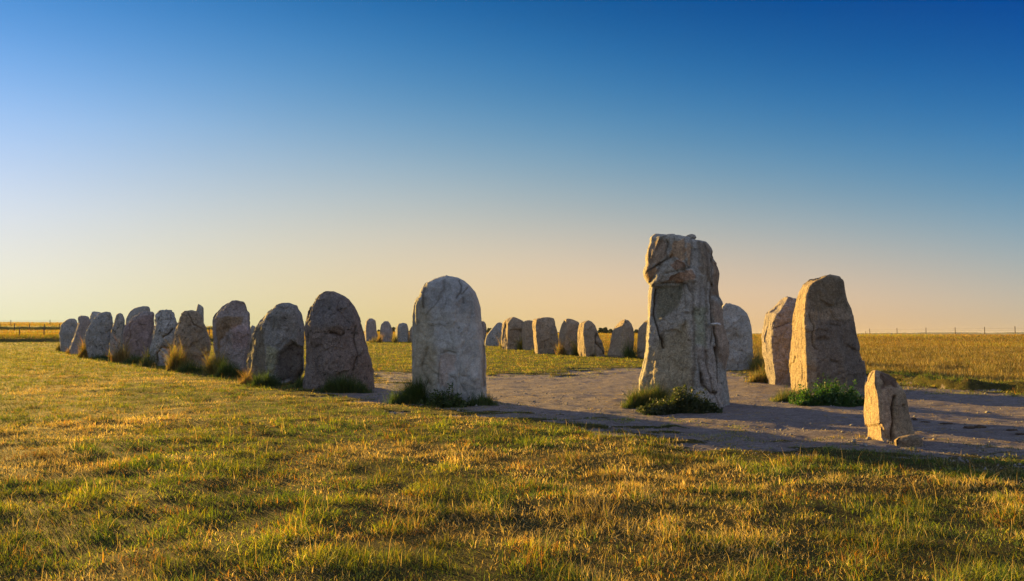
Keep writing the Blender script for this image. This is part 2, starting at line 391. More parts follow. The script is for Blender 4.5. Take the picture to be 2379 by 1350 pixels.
def chain(P, n, sharp=1.0):
    P = np.array(P, float); seg = np.linalg.norm(np.diff(P, axis=0), axis=1); c = np.concatenate([[0], np.cumsum(seg)])
    return np.stack([np.interp(np.linspace(0, 1, n) * c[-1], c, P[:, k]) for k in (0, 1)], 1)

def worley_facets(q, seed):
    i = np.floor(q).astype(int); best = np.full(len(q), 9e9); val = np.zeros(len(q))
    for dx in (-1, 0, 1):
        for dy in (-1, 0, 1):
            for dz in (-1, 0, 1):
                c = i + np.array([dx, dy, dz]); h = _perm[_perm[_perm[c[:, 0] & 255] + (c[:, 1] & 255)] + ((c[:, 2] + seed) & 255)]
                f = c + 0.5 + _g[h] * 0.55; d = ((q - f) ** 2).sum(1); n = _g[(h + 77) & 255]; v = ((q - f) * n).sum(1)
                m = d < best; best[m] = d[m]; val[m] = v[m]
    return val
STONES = {}
def stone(key, zz, out, base, sect, mat, label, apex=None, rshift=0.0, feats=(), chip=0.85, res=1, blur=0.035, amp=1.0, deep=1.0, lean=0.0, seed=0, name='standing_stone',
          cat='standing stone', group='standing stones of the ship setting', facets=10, dist=None):
    NR, NT = {0: (56, 72), 1: (100, 130), 2: (190, 250), 3: (280, 360)}[res]
    rs = np.random.default_rng(100 + seed)
    P = [zp(zz, p) for p in out]; bpx = sum(p[0] for p in (P[0], P[-1])) / 2; bpy_ = zp(zz, (0, base))[1]
    if apex is None: ai = int(np.argmin([p[1] for p in P]))
    else: ai = int(np.argmin([math.hypot(p[0] - apex[0], p[1] - apex[1]) for p in out]))
    g = hit(bpx, bpy_) if dist is None else None
    D0 = g[1] if dist is None else dist
    Wpx = max(p[0] for p in P) - min(p[0] for p in P); Wm = Wpx / F * D0
    ux, uy = section(SECT[sect] if isinstance(sect, str) else sect, NT, blur)
    uy = uy * Wm * deep
    front = -uy.min(); D = D0 + front
    Lc = [(P[0][0], P[0][1] + 3)] + P[:ai + 1]; Rc = [(P[-1][0], P[-1][1] + 3)] + P[:ai - 1:-1] if ai > 0 else P[::-1]
    # carry both sides down into the ground
    dn = 0.45 * F / D
    Lc = [(P[0][0] - 1, max(P[0][1], bpy_) + dn)] + P[:ai + 1]
    Rc = [(P[-1][0] + 1, max(P[-1][1], bpy_) + dn)] + P[:ai - 1 if ai > 0 else None:-1]
    L = chain(Lc, NR); Rr = chain(Rc, NR)
    # gentle rounding of the traced polyline
    for _ in range(2 if res < 3 else 1):
        for c in (L, Rr): c[1:-1] = 0.25 * c[:-2] + 0.5 * c[1:-1] + 0.25 * c[2:]
    wd = np.hypot(*(Rr - L).T); wmax = wd.max()
    df = np.clip(wd / wmax, 0, 1) ** 0.62
    U = np.clip(ux[None, :, None], 0, 1) ** (1 + rshift * np.linspace(0, 1, NR)[:, None, None] ** 1.2)
    PX = L[:, None, :] * (1 - U) + Rr[:, None, :] * U              # px coordinates of every vertex as seen from the front
    yy = uy[None, :] * df[:, None]
    # low frequency wander of the section with height
    s_ = np.linspace(0, 1, NR)
    pxs = PX.reshape(-1, 2); yv = yy.ravel()
    a = (pxs[:, 0] - CX) / F; b_ = (CY - pxs[:, 1]) / F
    dy = cp - b_ * sp; X = a / dy * (D + yv); Z = EYE + (sp + b_ * cp) / dy * (D + yv)
    beta = (bpx - CX) / F
    gz0 = float(coarse(beta * D, D))
    yv = yv + lean * (Z - gz0)
    V = np.stack([X, D + yv, Z], 1)
    cen = np.array([beta * D, D, gz0])
    Lc3 = V - cen
    H_ = Lc3[:, 2].max()
    # planar facets struck off the block (mostly facing along the sight line, so the traced outline stays)
    for k in range(facets):
        nrm = rs.normal(size=3) * (0.55, 1.0, 0.45); nrm /= np.linalg.norm(nrm)
        if abs(nrm[1]) < 0.45: continue
        c0 = np.array([0, 0, rs.uniform(0.1, 0.9) * H_]); dt = (Lc3 - c0) @ nrm; hmax = np.percentile(dt, 99.5)
        lim = hmax * rs.uniform(0.80, 0.93); over = np.maximum(dt - lim, 0); Lc3 = Lc3 - (over * 0.85)[:, None] * nrm * np.array([.25, 1, .25])
    def normals(Lv):
        G = Lv.reshape(NR, NT, 3); du = np.roll(G, -1, 1) - np.roll(G, 1, 1); dv = np.gradient(G, axis=0)
        n = np.cross(du, dv); ln = np.linalg.norm(n, axis=2, keepdims=True); n = n / np.maximum(ln, 1e-9)
        return n.reshape(-1, 3)
    N_ = normals(Lc3)
    if (N_ * (Lc3 - np.array([0, 0, H_ / 2])))[:, :2].sum() < 0: N_ = -N_
    q = Lc3 + seed * 13.7
    sc = Wm
    d = amp * (0.055 * sc * fbm(q / sc * 1.7, 3) + 0.022 * sc * fbm(q / sc * np.array([6, 6, 3.0]), 3) + 0.010 * fbm(q * 11, 3))
    rg = np.abs(fbm(q / sc * np.array([2.6, 2.6, 1.2]) + 5, 3)); d -= amp * 0.016 * sc * np.exp(-(rg / 0.07) ** 2)
    rg2 = np.abs(fbm(q * np.array([5.5, 5.5, 2.6]) + 9, 2)); d -= amp * 0.005 * np.exp(-(rg2 / 0.05) ** 2)
    if chip and res:
        qc = q + 0.12 * np.stack([fbm(q * 2 + 3, 2), fbm(q * 2 + 8, 2), fbm(q * 2 + 13, 2)], 1)
        d += chip * (0.16 * 0.5 * worley_facets(qc / 0.5 * np.array([1, 1, .7]), seed) + 0.15 * 0.17 * worley_facets(qc / 0.17, seed + 5))
    pig_shade = np.ones((len(V), 3))
    frontw = sm((-N_[:, 1] + 0.15) / 0.4)
    mp = D / F
    push = np.zeros(len(V))
    for f in feats:
        kind = f[0]; x = pxs[:, 0]; y = pxs[:, 1]
        wob = perlin(q * 6.0 + 3) * 0.035 / mp * (0.6 if res >= 2 else 0.3)
        if kind == 'groove':        # pts, width m, depth m; crevice shade also painted along it
            dd = line_dist(x + wob, y, [zp(zz, p) for p in f[1]]) * mp; gq = np.exp(-(dd / f[2]) ** 1.15); push += 1.15 * f[3] * gq; pig_shade = pig_shade * (1 - (min(0.7, 9 * f[3]) * np.exp(-(dd / (f[2] * .7)) ** 2) * frontw)[:, None] * np.array([.9, 1.0, 1.1]))
        elif kind == 'plate':       # polygon raised (negative depth) or sunk (positive), edge softness m
            dd = poly_sdf(x + wob, y + wob, [zp(zz, p) for p in f[1]]) * mp; push += f[2] * sm(0.5 - dd / f[3])
        elif kind == 'hollow':      # cx, cy, rx, ry, depth
            c = zp(zz, (f[1], f[2])); e = ((x + wob - c[0]) / (f[3] / zz[2])) ** 2 + ((y - c[1]) / (f[4] / zz[2])) ** 2
            push += f[5] * np.exp(-e ** 1.5)
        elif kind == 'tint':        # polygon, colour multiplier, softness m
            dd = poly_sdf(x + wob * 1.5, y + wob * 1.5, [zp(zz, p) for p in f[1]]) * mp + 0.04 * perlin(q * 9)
            k = (sm(0.5 - dd / f[3]) * frontw)[:, None]; pig_shade = pig_shade * (1 - k) + pig_shade * np.array(f[2]) * k
    Lc3 = Lc3 + N_ * (d * (0.35 + 0.65 * np.abs(N_[:, 1])))[:, None]
    Lc3[:, 1] += push * frontw
    # taper off to a point at the top
    idx = np.arange(NR * NT).reshape(NR, NT)
    a = idx[:-1]; b2 = idx[1:]
    qd = np.stack([a, np.roll(a, -1, 1), np.roll(b2, -1, 1), b2], -1).reshape(-1, 4)
    top = Lc3[idx[-1]].mean(0); Lc3 = np.vstack([Lc3, top, Lc3[idx[0]].mean(0)]); pig_shade = np.vstack([pig_shade, [1, 1, 1], [1, 1, 1]])
    nT = NR * NT
    cap = np.stack([idx[-1], np.roll(idx[-1], -1), np.full(NT, nT)], 1); cap2 = np.stack([np.roll(idx[0], -1), idx[0], np.full(NT, nT + 1)], 1)
    # outward winding check
    G = Lc3[qd[:, 0]], Lc3[qd[:, 1]], Lc3[qd[:, 2]]
    fn = np.cross(G[1] - G[0], G[2] - G[0]); cc = (G[0] + G[2]) / 2 - np.array([0, 0, H_ / 2])
    if (fn[:, :2] * cc[:, :2]).sum() < 0: qd = qd[:, ::-1]; cap = cap[:, ::-1]; cap2 = cap2[:, ::-1]
    o = mesh_np(name, Lc3, [qd, cap, cap2], mat, cols={'pigment_shade': pig_shade}); o.location = cen
    tag(o, label, cat, group)
    STONES[key] = dict(o=o, cen=cen, D0=D0, D=D, W=Wm, H=H_, beta=beta, bpx=bpx)
    return o

SM = stone_material
m_grey = lambda i, **k: SM('grey_granite_%d' % i, (0.40, 0.395, 0.365), (0.30, 0.295, 0.27), seed=i, **k)
m_pink = lambda i, **k: SM('reddish_granite_%d' % i, (0.41, 0.355, 0.325), (0.30, 0.265, 0.245), seed=i, **k)
m_pale = lambda i, **k: SM('pale_sandstone_%d' % i, (0.50, 0.49, 0.455), (0.39, 0.38, 0.34), seed=i, **k)
m_tan = lambda i, **k: SM('buff_granite_%d' % i, (0.46, 0.355, 0.24), (0.34, 0.275, 0.20), seed=i, **k)

# left side of the ship, from the far end towards the camera
stone('A', Z1, [(672,745),(657,640),(656,540),(668,460),(700,410),(760,387),(805,382),(850,396),(874,450),(884,560),(880,660),(876,750)], 748, 'edge', m_grey(1, dark=.5), 'round-shouldered dark grey boulder at the far left end of the stone row', seed=1, res=0)
stone('B', Z1, [(775,770),(768,720),(785,640),(812,590),(850,480),(868,420),(868,365),(890,346),(940,348),(985,360),(1000,420),(990,540),(960,640),(930,700),(900,780)], 775, 'edge', m_pink(2, dark=.3), 'narrow leaning pinkish stone, second from the far left end of the row', seed=2, res=0)
stone('C', Z1, [(925,740),(905,640),(925,570),(960,470),(985,390),(1010,320),(1030,303),(1090,305),(1130,318),(1160,400),(1160,600),(1150,740)], 755, 'edge', m_pale(3, dark=.3), 'pale stone half hidden behind the broad slanting grey slab in the left row', seed=3, res=0)
stone('D', Z1, [(985,815),(955,720),(945,620),(960,540),(985,470),(1040,390),(1110,325),(1170,307),(1215,315),(1240,370),(1245,460),(1225,560),(1212,660),(1210,740),(1180,825)], 822, 'slab', m_grey(4, dark=.55, pale=.6), 'broad grey-green slab with a slanting left shoulder in the left row', seed=4, res=1)
stone('E', Z1, [(1225,800),(1210,700),(1215,600),(1230,500),(1255,440),(1270,380),(1285,328),(1330,320),(1365,328),(1380,370),(1378,450),(1365,560),(1360,700),(1360,810)], 795, 'round', m_grey(5, dark=.75), 'slim dark stone with a squared top standing in the gap of the left row', seed=5, res=0)
stone('F', Z1, [(1385,780),(1380,420),(1400,340),(1430,300),(1500,260),(1580,243),(1650,245),(1672,260),(1680,300),(1690,400),(1690,600),(1690,780)], 775, 'slab', m_grey(6, dark=.3), 'bluish grey stone whose sloping top rises behind the reddish brown boulder', seed=6, res=0)
stone('G', Z1, [(1425,830),(1395,760),(1360,650),(1358,540),(1370,460),(1400,430),(1470,370),(1560,315),(1640,300),(1690,305),(1712,330),(1705,420),(1690,520),(1670,640),(1650,760),(1600,845)], 847, 'slab', m_pink(7, dark=.45), 'reddish brown boulder with a slanting top and grass tuft at its left foot', seed=7, res=1,
      feats=[('groove', [(1420,460),(1440,560),(1395,700)], .05, .06), ('tint', [(1360,430),(1710,310),(1700,600),(1600,845),(1400,820)], (.95, .82, .8), .1)])
stone('H', Z1, [(1680,905),(1650,830),(1655,740),(1680,640),(1690,520),(1715,450),(1700,400),(1715,330),(1760,290),(1830,285),(1900,292),(1925,330),(1960,420),(1960,560),(1930,680),(1880,780),(1875,900)], 908, 'round', m_pale(8, dark=.55, pale=.4), 'light grey lumpy stone with deep folds and a boxy head in the left row', apex=(1830,285), seed=8, res=2,
      feats=[('groove', [(1900,500),(1850,555),(1790,590)], .055, .12), ('groove', [(1870,330),(1880,400),(1860,470)], .03, .05), ('hollow', 1830, 620, 60, 45, -.10), ('groove', [(1720,860),(1725,760),(1780,700),(1860,710)], .04, .10),
             ('tint', [(1730,740),(1860,730),(1870,890),(1740,900)], (1.25, 1.25, 1.3), .06), ('hollow', 1860, 450, 50, 60, -.06)])
stone('I', Z1, [(2010,930),(1960,760),(1938,640),(1937,540),(1960,450),(1985,370),(2040,305),(2120,290),(2180,300),(2230,370),(2270,470),(2310,560),(2330,660),(2320,740),(2290,850),(2290,950)], 950, 'slab', m_tan(9, dark=.5), 'egg-shaped brownish grey stone with a tall thin stone rising behind its right shoulder', seed=9, res=2,
      feats=[('hollow', 2230, 550, 50, 60, .09), ('groove', [(2080,330),(2140,450),(2230,500)], .03, .05), ('groove', [(2300,750),(2240,800)], .05, .08), ('tint', [(1937,300),(2200,290),(2300,550),(2250,900),(2000,900)], (.85, .88, .9), .2)])
stone('J', Z1, [(2150,690),(2155,500),(2165,300),(2180,235),(2195,219),(2225,232),(2252,258),(2252,400),(2255,500),(2260,690)], 655, 'round', m_grey(10, dark=.4), 'tall thin stone with a slanting tip rising behind the egg-shaped stone', seed=10, res=0, amp=.5)
stone('K', Z2, [(720,860),(690,760),(670,640),(658,480),(655,330),(680,290),(760,220),(830,172),(900,162),(960,175),(985,210),(1000,260),(1020,290),(1030,400),(1040,500),(1020,620),(990,760),(975,870)], 885, 'edge', m_pink(11, dark=.3, pale=.6), 'broad pinkish grey stone with sloping shoulder and brown stain under its top', seed=11, res=2,
      feats=[('plate', [(655,330),(760,215),(850,165),(980,180),(1000,280),(940,315),(780,310),(700,330)], .07, .10), ('tint', [(690,330),(800,310),(960,310),(930,400),(820,450),(740,560),(700,700)], (.75, .62, .42), .10),
             ('tint', [(840,400),(1030,400),(1010,640),(850,640)], (1.15, 1.05, 1.1), .15)])
stone('L', Z2, [(1020,610),(1025,430),(1045,405),(1070,412),(1085,440),(1090,610)], 600, 'round', m_grey(12), 'sliver of a far grey stone in the gap beside the broad pinkish grey stone', seed=12, res=0, amp=.5)
stone('M', Z2, [(990,960),(970,850),(985,740),(1010,620),(1040,500),(1070,430),(1130,360),(1200,280),(1270,220),(1350,192),(1430,192),(1490,215),(1505,250),(1535,310),(1560,410),(1570,520),(1570,700),(1560,850),(1500,950),(1440,985)], 990, 'round', m_grey(13, dark=.5, pale=.6, bump=1.5), 'humped grey boulder with a dark triangular hollow low on its face', apex=(1390,192), seed=13, res=3, facets=3, chip=.6, amp=.9,
      feats=[('plate', [(1290,960),(1270,800),(1300,690),(1430,570),(1560,640),(1580,960)], .22, .14), ('plate', [(1060,430),(1130,420),(1170,700),(1180,960),(960,960),(990,650)], .09, .14),
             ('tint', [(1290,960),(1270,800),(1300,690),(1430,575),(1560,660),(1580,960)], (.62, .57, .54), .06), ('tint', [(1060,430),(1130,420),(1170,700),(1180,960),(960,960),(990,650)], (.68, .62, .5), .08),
             ('tint', [(1180,600),(1300,640),(1270,860),(1230,930),(1170,760)], (1.15, 1.15, .85), .08), ('tint', [(1190,345),(1330,330),(1460,340),(1380,370),(1290,450),(1210,400)], (.72, .7, .66), .12),
             ('hollow', 1380, 270, 110, 60, -.05)])
stone('N', Z2, [(1550,940),(1565,800),(1575,640),(1572,420),(1585,360),(1610,260),(1650,180),(1700,110),(1760,70),(1820,62),(1870,78),(1930,110),(2000,150),(2060,220),(2100,310),(2130,400),(2150,500),(2170,600),(2200,700),(2225,790),(2240,900),(2255,1040)], 1050, [(0, .05), (.1, -.2), (.45, -.36), (.52, -.36), (.9, -.12), (1.0, .12), (.9, .35), (.5, .42), (.1, .3)], SM('dark_red_granite', (0.32, 0.265, 0.23), (0.235, 0.195, 0.17), seed=14, dark=.55, pale=.6, bump=1.5), 'large dark reddish-brown pointed boulder just left of the smooth pale stone', seed=14, res=3, facets=8,
      feats=[('groove', [(1830,480),(1900,510),(1930,490)], .06, .09), ('hollow', 1880, 470, 60, 40, .09), ('groove', [(2060,420),(2040,560),(2070,700),(2030,850)], .035, .05), ('groove', [(1900,160),(1880,240),(1960,330)], .03, .04),
             ('tint', [(1640,250),(1700,140),(1860,90),(2060,260),(2020,450),(1830,420),(1640,420)], (.88, .98, 1.08), .2)])
# the smooth pale stone in the middle of the picture
stone('O', Z3, [(500,1180),(490,900),(487,640),(495,480),(505,390),(525,335),(545,320),(560,260),(600,205),(660,178),(720,155),(770,138),(810,150),(870,162),(920,190),(970,235),(1005,280),(1030,340),(1045,430),(1055,540),(1075,650),(1090,720),(1095,900),(1105,1020),(1112,1120),(1115,1170)], 1205,
      [(0, .1), (.05, -.12), (.35, -.26), (.6, -.28), (.93, -.16), (1.0, .05), (.95, .3), (.5, .36), (.06, .3)], SM('smooth_pale_stone', (0.50, 0.505, 0.485), (0.42, 0.42, 0.39), dark=-.35, pale=.1, warm=.1, seed=15, bump=.5, grain=.45), 'smooth pale bluish stone with an arched top and a shallow niche near its foot', apex=(770,138), seed=15, res=3, facets=6, amp=.8, chip=.32,
      feats=[('hollow', 780, 850, 75, 90, .07), ('groove', [(705,1030),(700,930),(712,870)], .03, .04), ('groove', [(735,785),(785,765),(840,785)], .03, .03), ('groove', [(880,180),(890,230),(880,290),(850,330)], .022, .045), ('groove', [(890,300),(950,240)], .018, .04),
             ('groove', [(750,170),(735,260),(690,340)], .045, .03), ('groove', [(600,215),(580,300),(575,400)], .05, .05), ('plate', [(480,330),(560,300),(640,400),(690,620),(700,1060),(480,1060)], .04, .25), ('groove', [(1085,720),(1075,900),(1095,1050)], .05, .06),
             ('tint', [(480,330),(600,330),(640,520),(700,760),(690,1100),(480,1100)], (.85, .78, .62), .25), ('tint', [(715,1050),(700,900),(720,800),(780,770),(850,800),(840,900),(790,960),(780,1060)], (.93, .80, .74), .05), ('hollow', 800, 270, 40, 60, .03),
             ('tint', [(560,240),(700,160),(900,180),(1010,300),(1040,480),(900,430),(700,420),(540,420)], (.8, .82, .86), .25), ('groove', [(620,740),(560,900),(640,1040)], .04, .03), ('groove', [(905,340),(908,370)], .03, .04), ('hollow', 872, 580, 9, 9, .04), ('groove', [(900,975),(935,975)], .02, .025)])
# far end and right side of the ship
stone('P', Z3, [(95,680),(95,600),(105,520),(125,498),(160,497),(188,515),(195,590),(207,640),(200,685)], 685, 'edge', m_pink(16, dark=.5), 'small brown far stone, nearest to the large dark pointed boulder', seed=16, res=0)
stone('Q', Z3, [(225,690),(222,600),(232,545),(260,520),(290,520),(310,545),(330,600),(332,650),(320,690)], 690, 'edge', m_pink(17, dark=.2), 'small pinkish far stone with bulging right side, between two darker stones', seed=17, res=0)
stone('R', Z3, [(355,685),(350,570),(375,540),(410,532),(445,540),(460,580),(463,640),(460,690)], 690, 'edge', m_grey(18, dark=.5), 'small squat grey far stone with a flat top, just left of the pale stone', seed=18, res=0)
stone('S', Z3, [(462,690),(465,600),(480,565),(500,560),(520,580),(530,690)], 690, 'round', m_tan(19), 'sliver of a far stone peeping out left of the smooth pale stone', seed=19, res=0)
stone('T', Z3, [(1035,690),(1045,540),(1060,518),(1085,522),(1098,545),(1105,600),(1095,650),(1085,690)], 690, 'round', m_pink(20, dark=.8), 'dark far stone peeping out right of the smooth pale stone', seed=20, res=0)
stone('U', Z4, [(35,735),(45,650),(60,590),(110,520),(160,460),(210,415),(250,408),(290,430),(310,550),(300,730)], 738, 'slab', m_grey(21, dark=.5), 'low triangular grey stone leaning right in the distant right row', seed=21, res=0, amp=.7)
stone('V', Z4, [(285,780),(265,700),(268,560),(270,430),(300,385),(340,360),(380,342),(440,337),(500,355),(550,380),(590,410),(600,500),(570,640),(500,720),(490,785)], 788, ridge(.33, .75, .3), m_tan(22, dark=.4), 'broad faceted stone with grooved sunlit side and peaked top in the distant row', seed=22, res=1, facets=4,
      feats=[('groove', [(325,400),(320,560),(345,740)], .05, .12), ('plate', [(380,520),(470,500),(560,520),(560,700),(390,700)], .12, .12)])
stone('W', Z4, [(565,790),(550,650),(550,520),(565,430),(590,392),(640,382),(700,388),(730,450),(740,600),(720,790)], 797, ridge(.27, .7, .3), m_tan(23, dark=.3), 'slender brown stone tucked between two broader stones in the distant row', seed=23, res=1, amp=.7, facets=4)
stone('X', Z4, [(730,840),(712,700),(700,540),(700,430),(710,372),(760,352),(860,340),(960,345),(990,360),(1005,400),(1020,470),(1045,570),(1055,660),(1045,760),(1030,845)], 847, ridge(.17, .6, .3), m_tan(24, dark=.45), 'wide block-like brown stone with nearly flat top in the distant row', apex=(860,340), seed=24, res=1, amp=.7, facets=4)
stone('Y', Z4, [(1055,855),(1060,750),(1060,640),(1075,530),(1095,450),(1130,380),(1170,357),(1240,368),(1310,395),(1345,410),(1350,520),(1340,650),(1320,760),(1290,850)], 862, ridge(.36, .8, .3), m_tan(25, dark=.4), 'brown stone with top sloping down to the right, touching a domed stone', seed=25, res=1, amp=.7, facets=4)
stone('ZZ', Z4, [(1350,880),(1325,820),(1318,700),(1325,560),(1340,450),(1360,410),(1410,388),(1470,382),(1520,400),(1565,450),(1595,540),(1620,610),(1660,690),(1690,790),(1695,870)], 887, ridge(.3, .8, .3), m_tan(26, dark=.3), 'domed stone with splayed right foot and diagonal crack in the distant row', seed=26, res=1, amp=.7, facets=4,
      feats=[('groove', [(1570,560),(1565,680),(1650,780),(1690,850)], .05, .12), ('plate', [(1570,560),(1700,700),(1700,880),(1560,880)], .08, .08)])
stone('AA', Z4, [(1745,890),(1728,860),(1760,750),(1775,680),(1800,560),(1820,500),(1870,430),(1920,390),(1970,370),(2030,385),(2070,430),(2090,500),(2105,600),(2095,700),(2085,800),(2080,890)], 902, ridge(.5, .95, .34), m_tan(27, dark=.3), 'peaked stone half sunlit and half shaded, standing alone left of the tallest stone', seed=27, res=1, amp=.7, facets=3)
stone('AB', Z4, [(2145,910),(2145,780),(2148,600),(2160,490),(2200,440),(2260,385),(2300,380),(2380,420),(2400,600),(2400,910)], 915, ridge(.75, 1.0, .34), m_tan(28, dark=.2), 'sunlit edge of a stone half hidden behind the tallest stone', seed=28, res=1, amp=.7, facets=3)
# the tallest stone
BIGF = [
    ('plate', [(270,200),(300,60),(580,60),(585,290),(520,260),(450,225),(380,265),(300,330),(262,340)], -.06, .05),
    ('groove', [(262,345),(320,305),(400,255),(450,225)], .03, 0.070), ('groove', [(300,400),(340,370),(372,300),(385,275)], .03, 0.056),
    ('plate', [(355,330),(385,262),(450,222),(540,255),(560,300),(470,345),(420,390),(330,400)], -.07, .05),
    ('groove', [(420,330),(520,310),(590,290)], .02, 0.042), ('plate', [(420,390),(440,345),(590,295),(625,350),(620,380),(500,392)], -.04, .04),
    ('groove', [(400,392),(500,395),(575,398),(590,455)], .025, 0.049),
    ('groove', [(355,440),(345,540),(335,610),(375,690),(405,830)], .03, 0.091), ('plate', [(350,430),(560,400),(545,540),(520,650),(400,830),(340,610)], .05, .06),
    ('groove', [(545,400),(560,560)], .025, 0.035), ('groove', [(600,400),(608,700),(615,900),(600,1100)], .05, 0.042),
    ('groove', [(728,200),(728,420),(735,640),(765,760),(775,1060)], .035, 0.112), ('plate', [(728,190),(800,250),(820,560),(880,840),(860,1260),(780,1260),(760,760),(735,640)], .10, .06),
    ('groove', [(655,1000),(670,1080),(720,1130),(760,1130)], .05, 0.098), ('groove', [(640,900),(650,1000),(660,1060)], .04, 0.049), ('groove', [(690,850),(700,960),(735,1120),(780,1240)], .03, 0.049),
    ('groove', [(540,110),(545,250)], .02, 0.035), ('groove', [(590,100),(585,290)], .03, 0.035), ('groove', [(640,110),(640,420),(650,620)], .05, 0.025), ('groove', [(690,130),(690,420),(690,720),(680,900)], .04, 0.035),
    ('groove', [(430,110),(415,200),(430,225)], .025, 0.042), ('hollow', 620, 520, 35, 80, -.03), ('groove', [(730,700),(738,760),(725,800)], .03, 0.063),
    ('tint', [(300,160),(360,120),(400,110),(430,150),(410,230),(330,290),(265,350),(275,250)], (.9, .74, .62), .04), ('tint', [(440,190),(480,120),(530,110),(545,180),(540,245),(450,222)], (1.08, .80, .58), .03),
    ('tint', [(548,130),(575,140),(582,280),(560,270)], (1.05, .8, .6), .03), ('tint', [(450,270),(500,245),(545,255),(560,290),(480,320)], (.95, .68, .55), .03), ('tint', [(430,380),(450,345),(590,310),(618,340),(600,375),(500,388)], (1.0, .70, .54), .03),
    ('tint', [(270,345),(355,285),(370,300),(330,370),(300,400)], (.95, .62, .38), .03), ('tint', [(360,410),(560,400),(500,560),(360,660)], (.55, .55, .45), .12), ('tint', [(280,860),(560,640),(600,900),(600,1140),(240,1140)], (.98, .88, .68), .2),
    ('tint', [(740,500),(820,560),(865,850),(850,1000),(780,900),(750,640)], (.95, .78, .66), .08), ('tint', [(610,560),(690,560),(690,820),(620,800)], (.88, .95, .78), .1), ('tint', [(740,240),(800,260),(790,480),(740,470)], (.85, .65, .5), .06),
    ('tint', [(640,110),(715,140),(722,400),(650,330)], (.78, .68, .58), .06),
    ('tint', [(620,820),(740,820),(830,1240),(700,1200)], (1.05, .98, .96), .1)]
stone('BIG', Z5, [(237,1150),(235,1110),(240,1040),(262,970),(275,920),(290,850),(288,780),(295,640),(300,560),(310,470),(318,410),(295,385),(272,350),(268,320),(285,270),(280,215),(300,165),(312,130),(315,95),(345,75),(400,75),(470,84),(540,86),(585,98),(650,110),(690,118),(715,150),(735,190),(745,235),(775,285),(788,330),(783,380),(780,420),(785,480),(805,520),(818,600),(820,700),(835,760),(855,820),(850,870),(832,920),(828,970),(840,1060),(850,1160),(855,1240)], 1225,
      [(0, .25), (.03, .0), (.25, -.2), (.58, -.40), (.66, -.38), (.9, -.22), (1.0, .05), (.95, .35), (.5, .5), (.08, .42)], SM('weathered_quartzite', (0.56, 0.53, 0.46), (0.44, 0.415, 0.355), dark=.2, pale=.4, warm=.2, seed=29, bump=1.3),
      'tallest stone, craggy and block-headed with orange patches and a pebble on top', apex=(470,84), seed=29, res=3, facets=4, amp=.6, chip=.85, blur=.02, feats=BIGF)
# right side, nearest the camera
stone('CC', Z5, [(775,970),(770,640),(785,560),(815,530),(850,528),(900,545),(945,580),(975,620),(990,680),(998,750),(995,850),(992,960)], 977, ridge(.12, .5, .25), m_pale(30, dark=.35, pale=.3), 'round-topped bluish grey stone close behind the right edge of the tallest stone', seed=30, res=1, facets=5)
stone('DD', Z6, [(190,810),(165,720),(148,640),(143,560),(145,480),(165,400),(180,372),(225,345),(265,300),(300,265),(340,262),(388,272),(410,300),(420,500),(400,700),(340,860)], 862, ridge(.33, .75, .34), m_pink(31, dark=.15, pale=.4), 'rosy grey stone with a sloping shoulder standing behind the tall blunt tapering stone', seed=31, res=2, facets=4,
      feats=[('plate', [(140,700),(180,690),(210,740),(200,810),(140,810)], -.08, .06), ('groove', [(230,480),(330,440)], .03, .04)])
stone('EE', Z6, [(332,870),(335,760),(340,640),(355,520),(368,400),(385,300),(405,230),(430,185),(480,150),(540,140),(580,125),(620,116),(680,128),(705,160),(725,220),(740,290),(760,350),(775,430),(790,520),(810,610),(830,700),(840,780),(848,870)], 915, ridge(.33, .85, .36), m_tan(32, dark=.35, pale=.5, bump=1.2), 'tall blunt tapering stone with sunlit left face and green weeds round its foot', apex=(640,118), rshift=.9, seed=32, res=3, facets=4, amp=.8, blur=.02,
      feats=[('groove', [(470,380),(500,460),(490,540),(515,620)], .03, .05), ('hollow', 565, 555, 40, 20, .09), ('groove', [(620,450),(690,460)], .03, .04), ('groove', [(740,600),(780,620)], .04, .04), ('tint', [(460,130),(700,130),(760,380),(680,330),(520,370),(470,330)], (.62, .62, .58), .15), ('hollow', 530, 250, 20, 25, .04), ('tint', [(510,420),(790,420),(850,880),(520,880)], (.60, .62, .69), .10)])  # last tint paints the right face greyer and darker, as shade
stone('FF', Z7, [(228,1065),(228,970),(206,950),(203,800),(208,700),(208,620),(225,590),(250,530),(275,500),(300,495),(340,510),(420,540),(465,575),(500,625),(545,690),(565,760),(580,860),(600,940),(620,1010),(612,1070)], 1075, ridge(.36, .75, .36), SM('ochre_sandstone', (0.53, 0.40, 0.26), (0.43, 0.33, 0.22), dark=.0, pale=.2, warm=.3, seed=33, bump=1.0), 'low angular ochre stone with sunlit left face, standing on the path', apex=(300,495), seed=33, res=3, facets=3, amp=.35, chip=.25, blur=.018,
      feats=[('groove', [(455,720),(450,880),(435,1080)], .018, .10), ('plate', [(345,500),(480,560),(500,640),(400,640),(350,650)], .03, .04), ('tint', [(345,500),(480,560),(490,650),(430,610),(360,650)], (.42, .36, .36), .03), ('tint', [(350,640),(450,620),(440,1050),(400,1040),(350,940)], (.95, .90, .92), .05),
             ('tint', [(460,700),(560,700),(620,1000),(460,1000)], (.75, .76, .75), .08), ('groove', [(205,955),(345,940)], .012, .03), ('plate', [(205,955),(345,945),(410,1060),(220,1070)], .06, .03), ('hollow', 232, 640, 12, 35, .05), ('hollow', 535, 795, 12, 15, .05), ('groove', [(310,560),(305,640)], .02, .03), ('groove', [(268,640),(262,700)], .02, .03), ('groove', [(350,600),(348,940)], .012, .01)],
      name='low_stone')
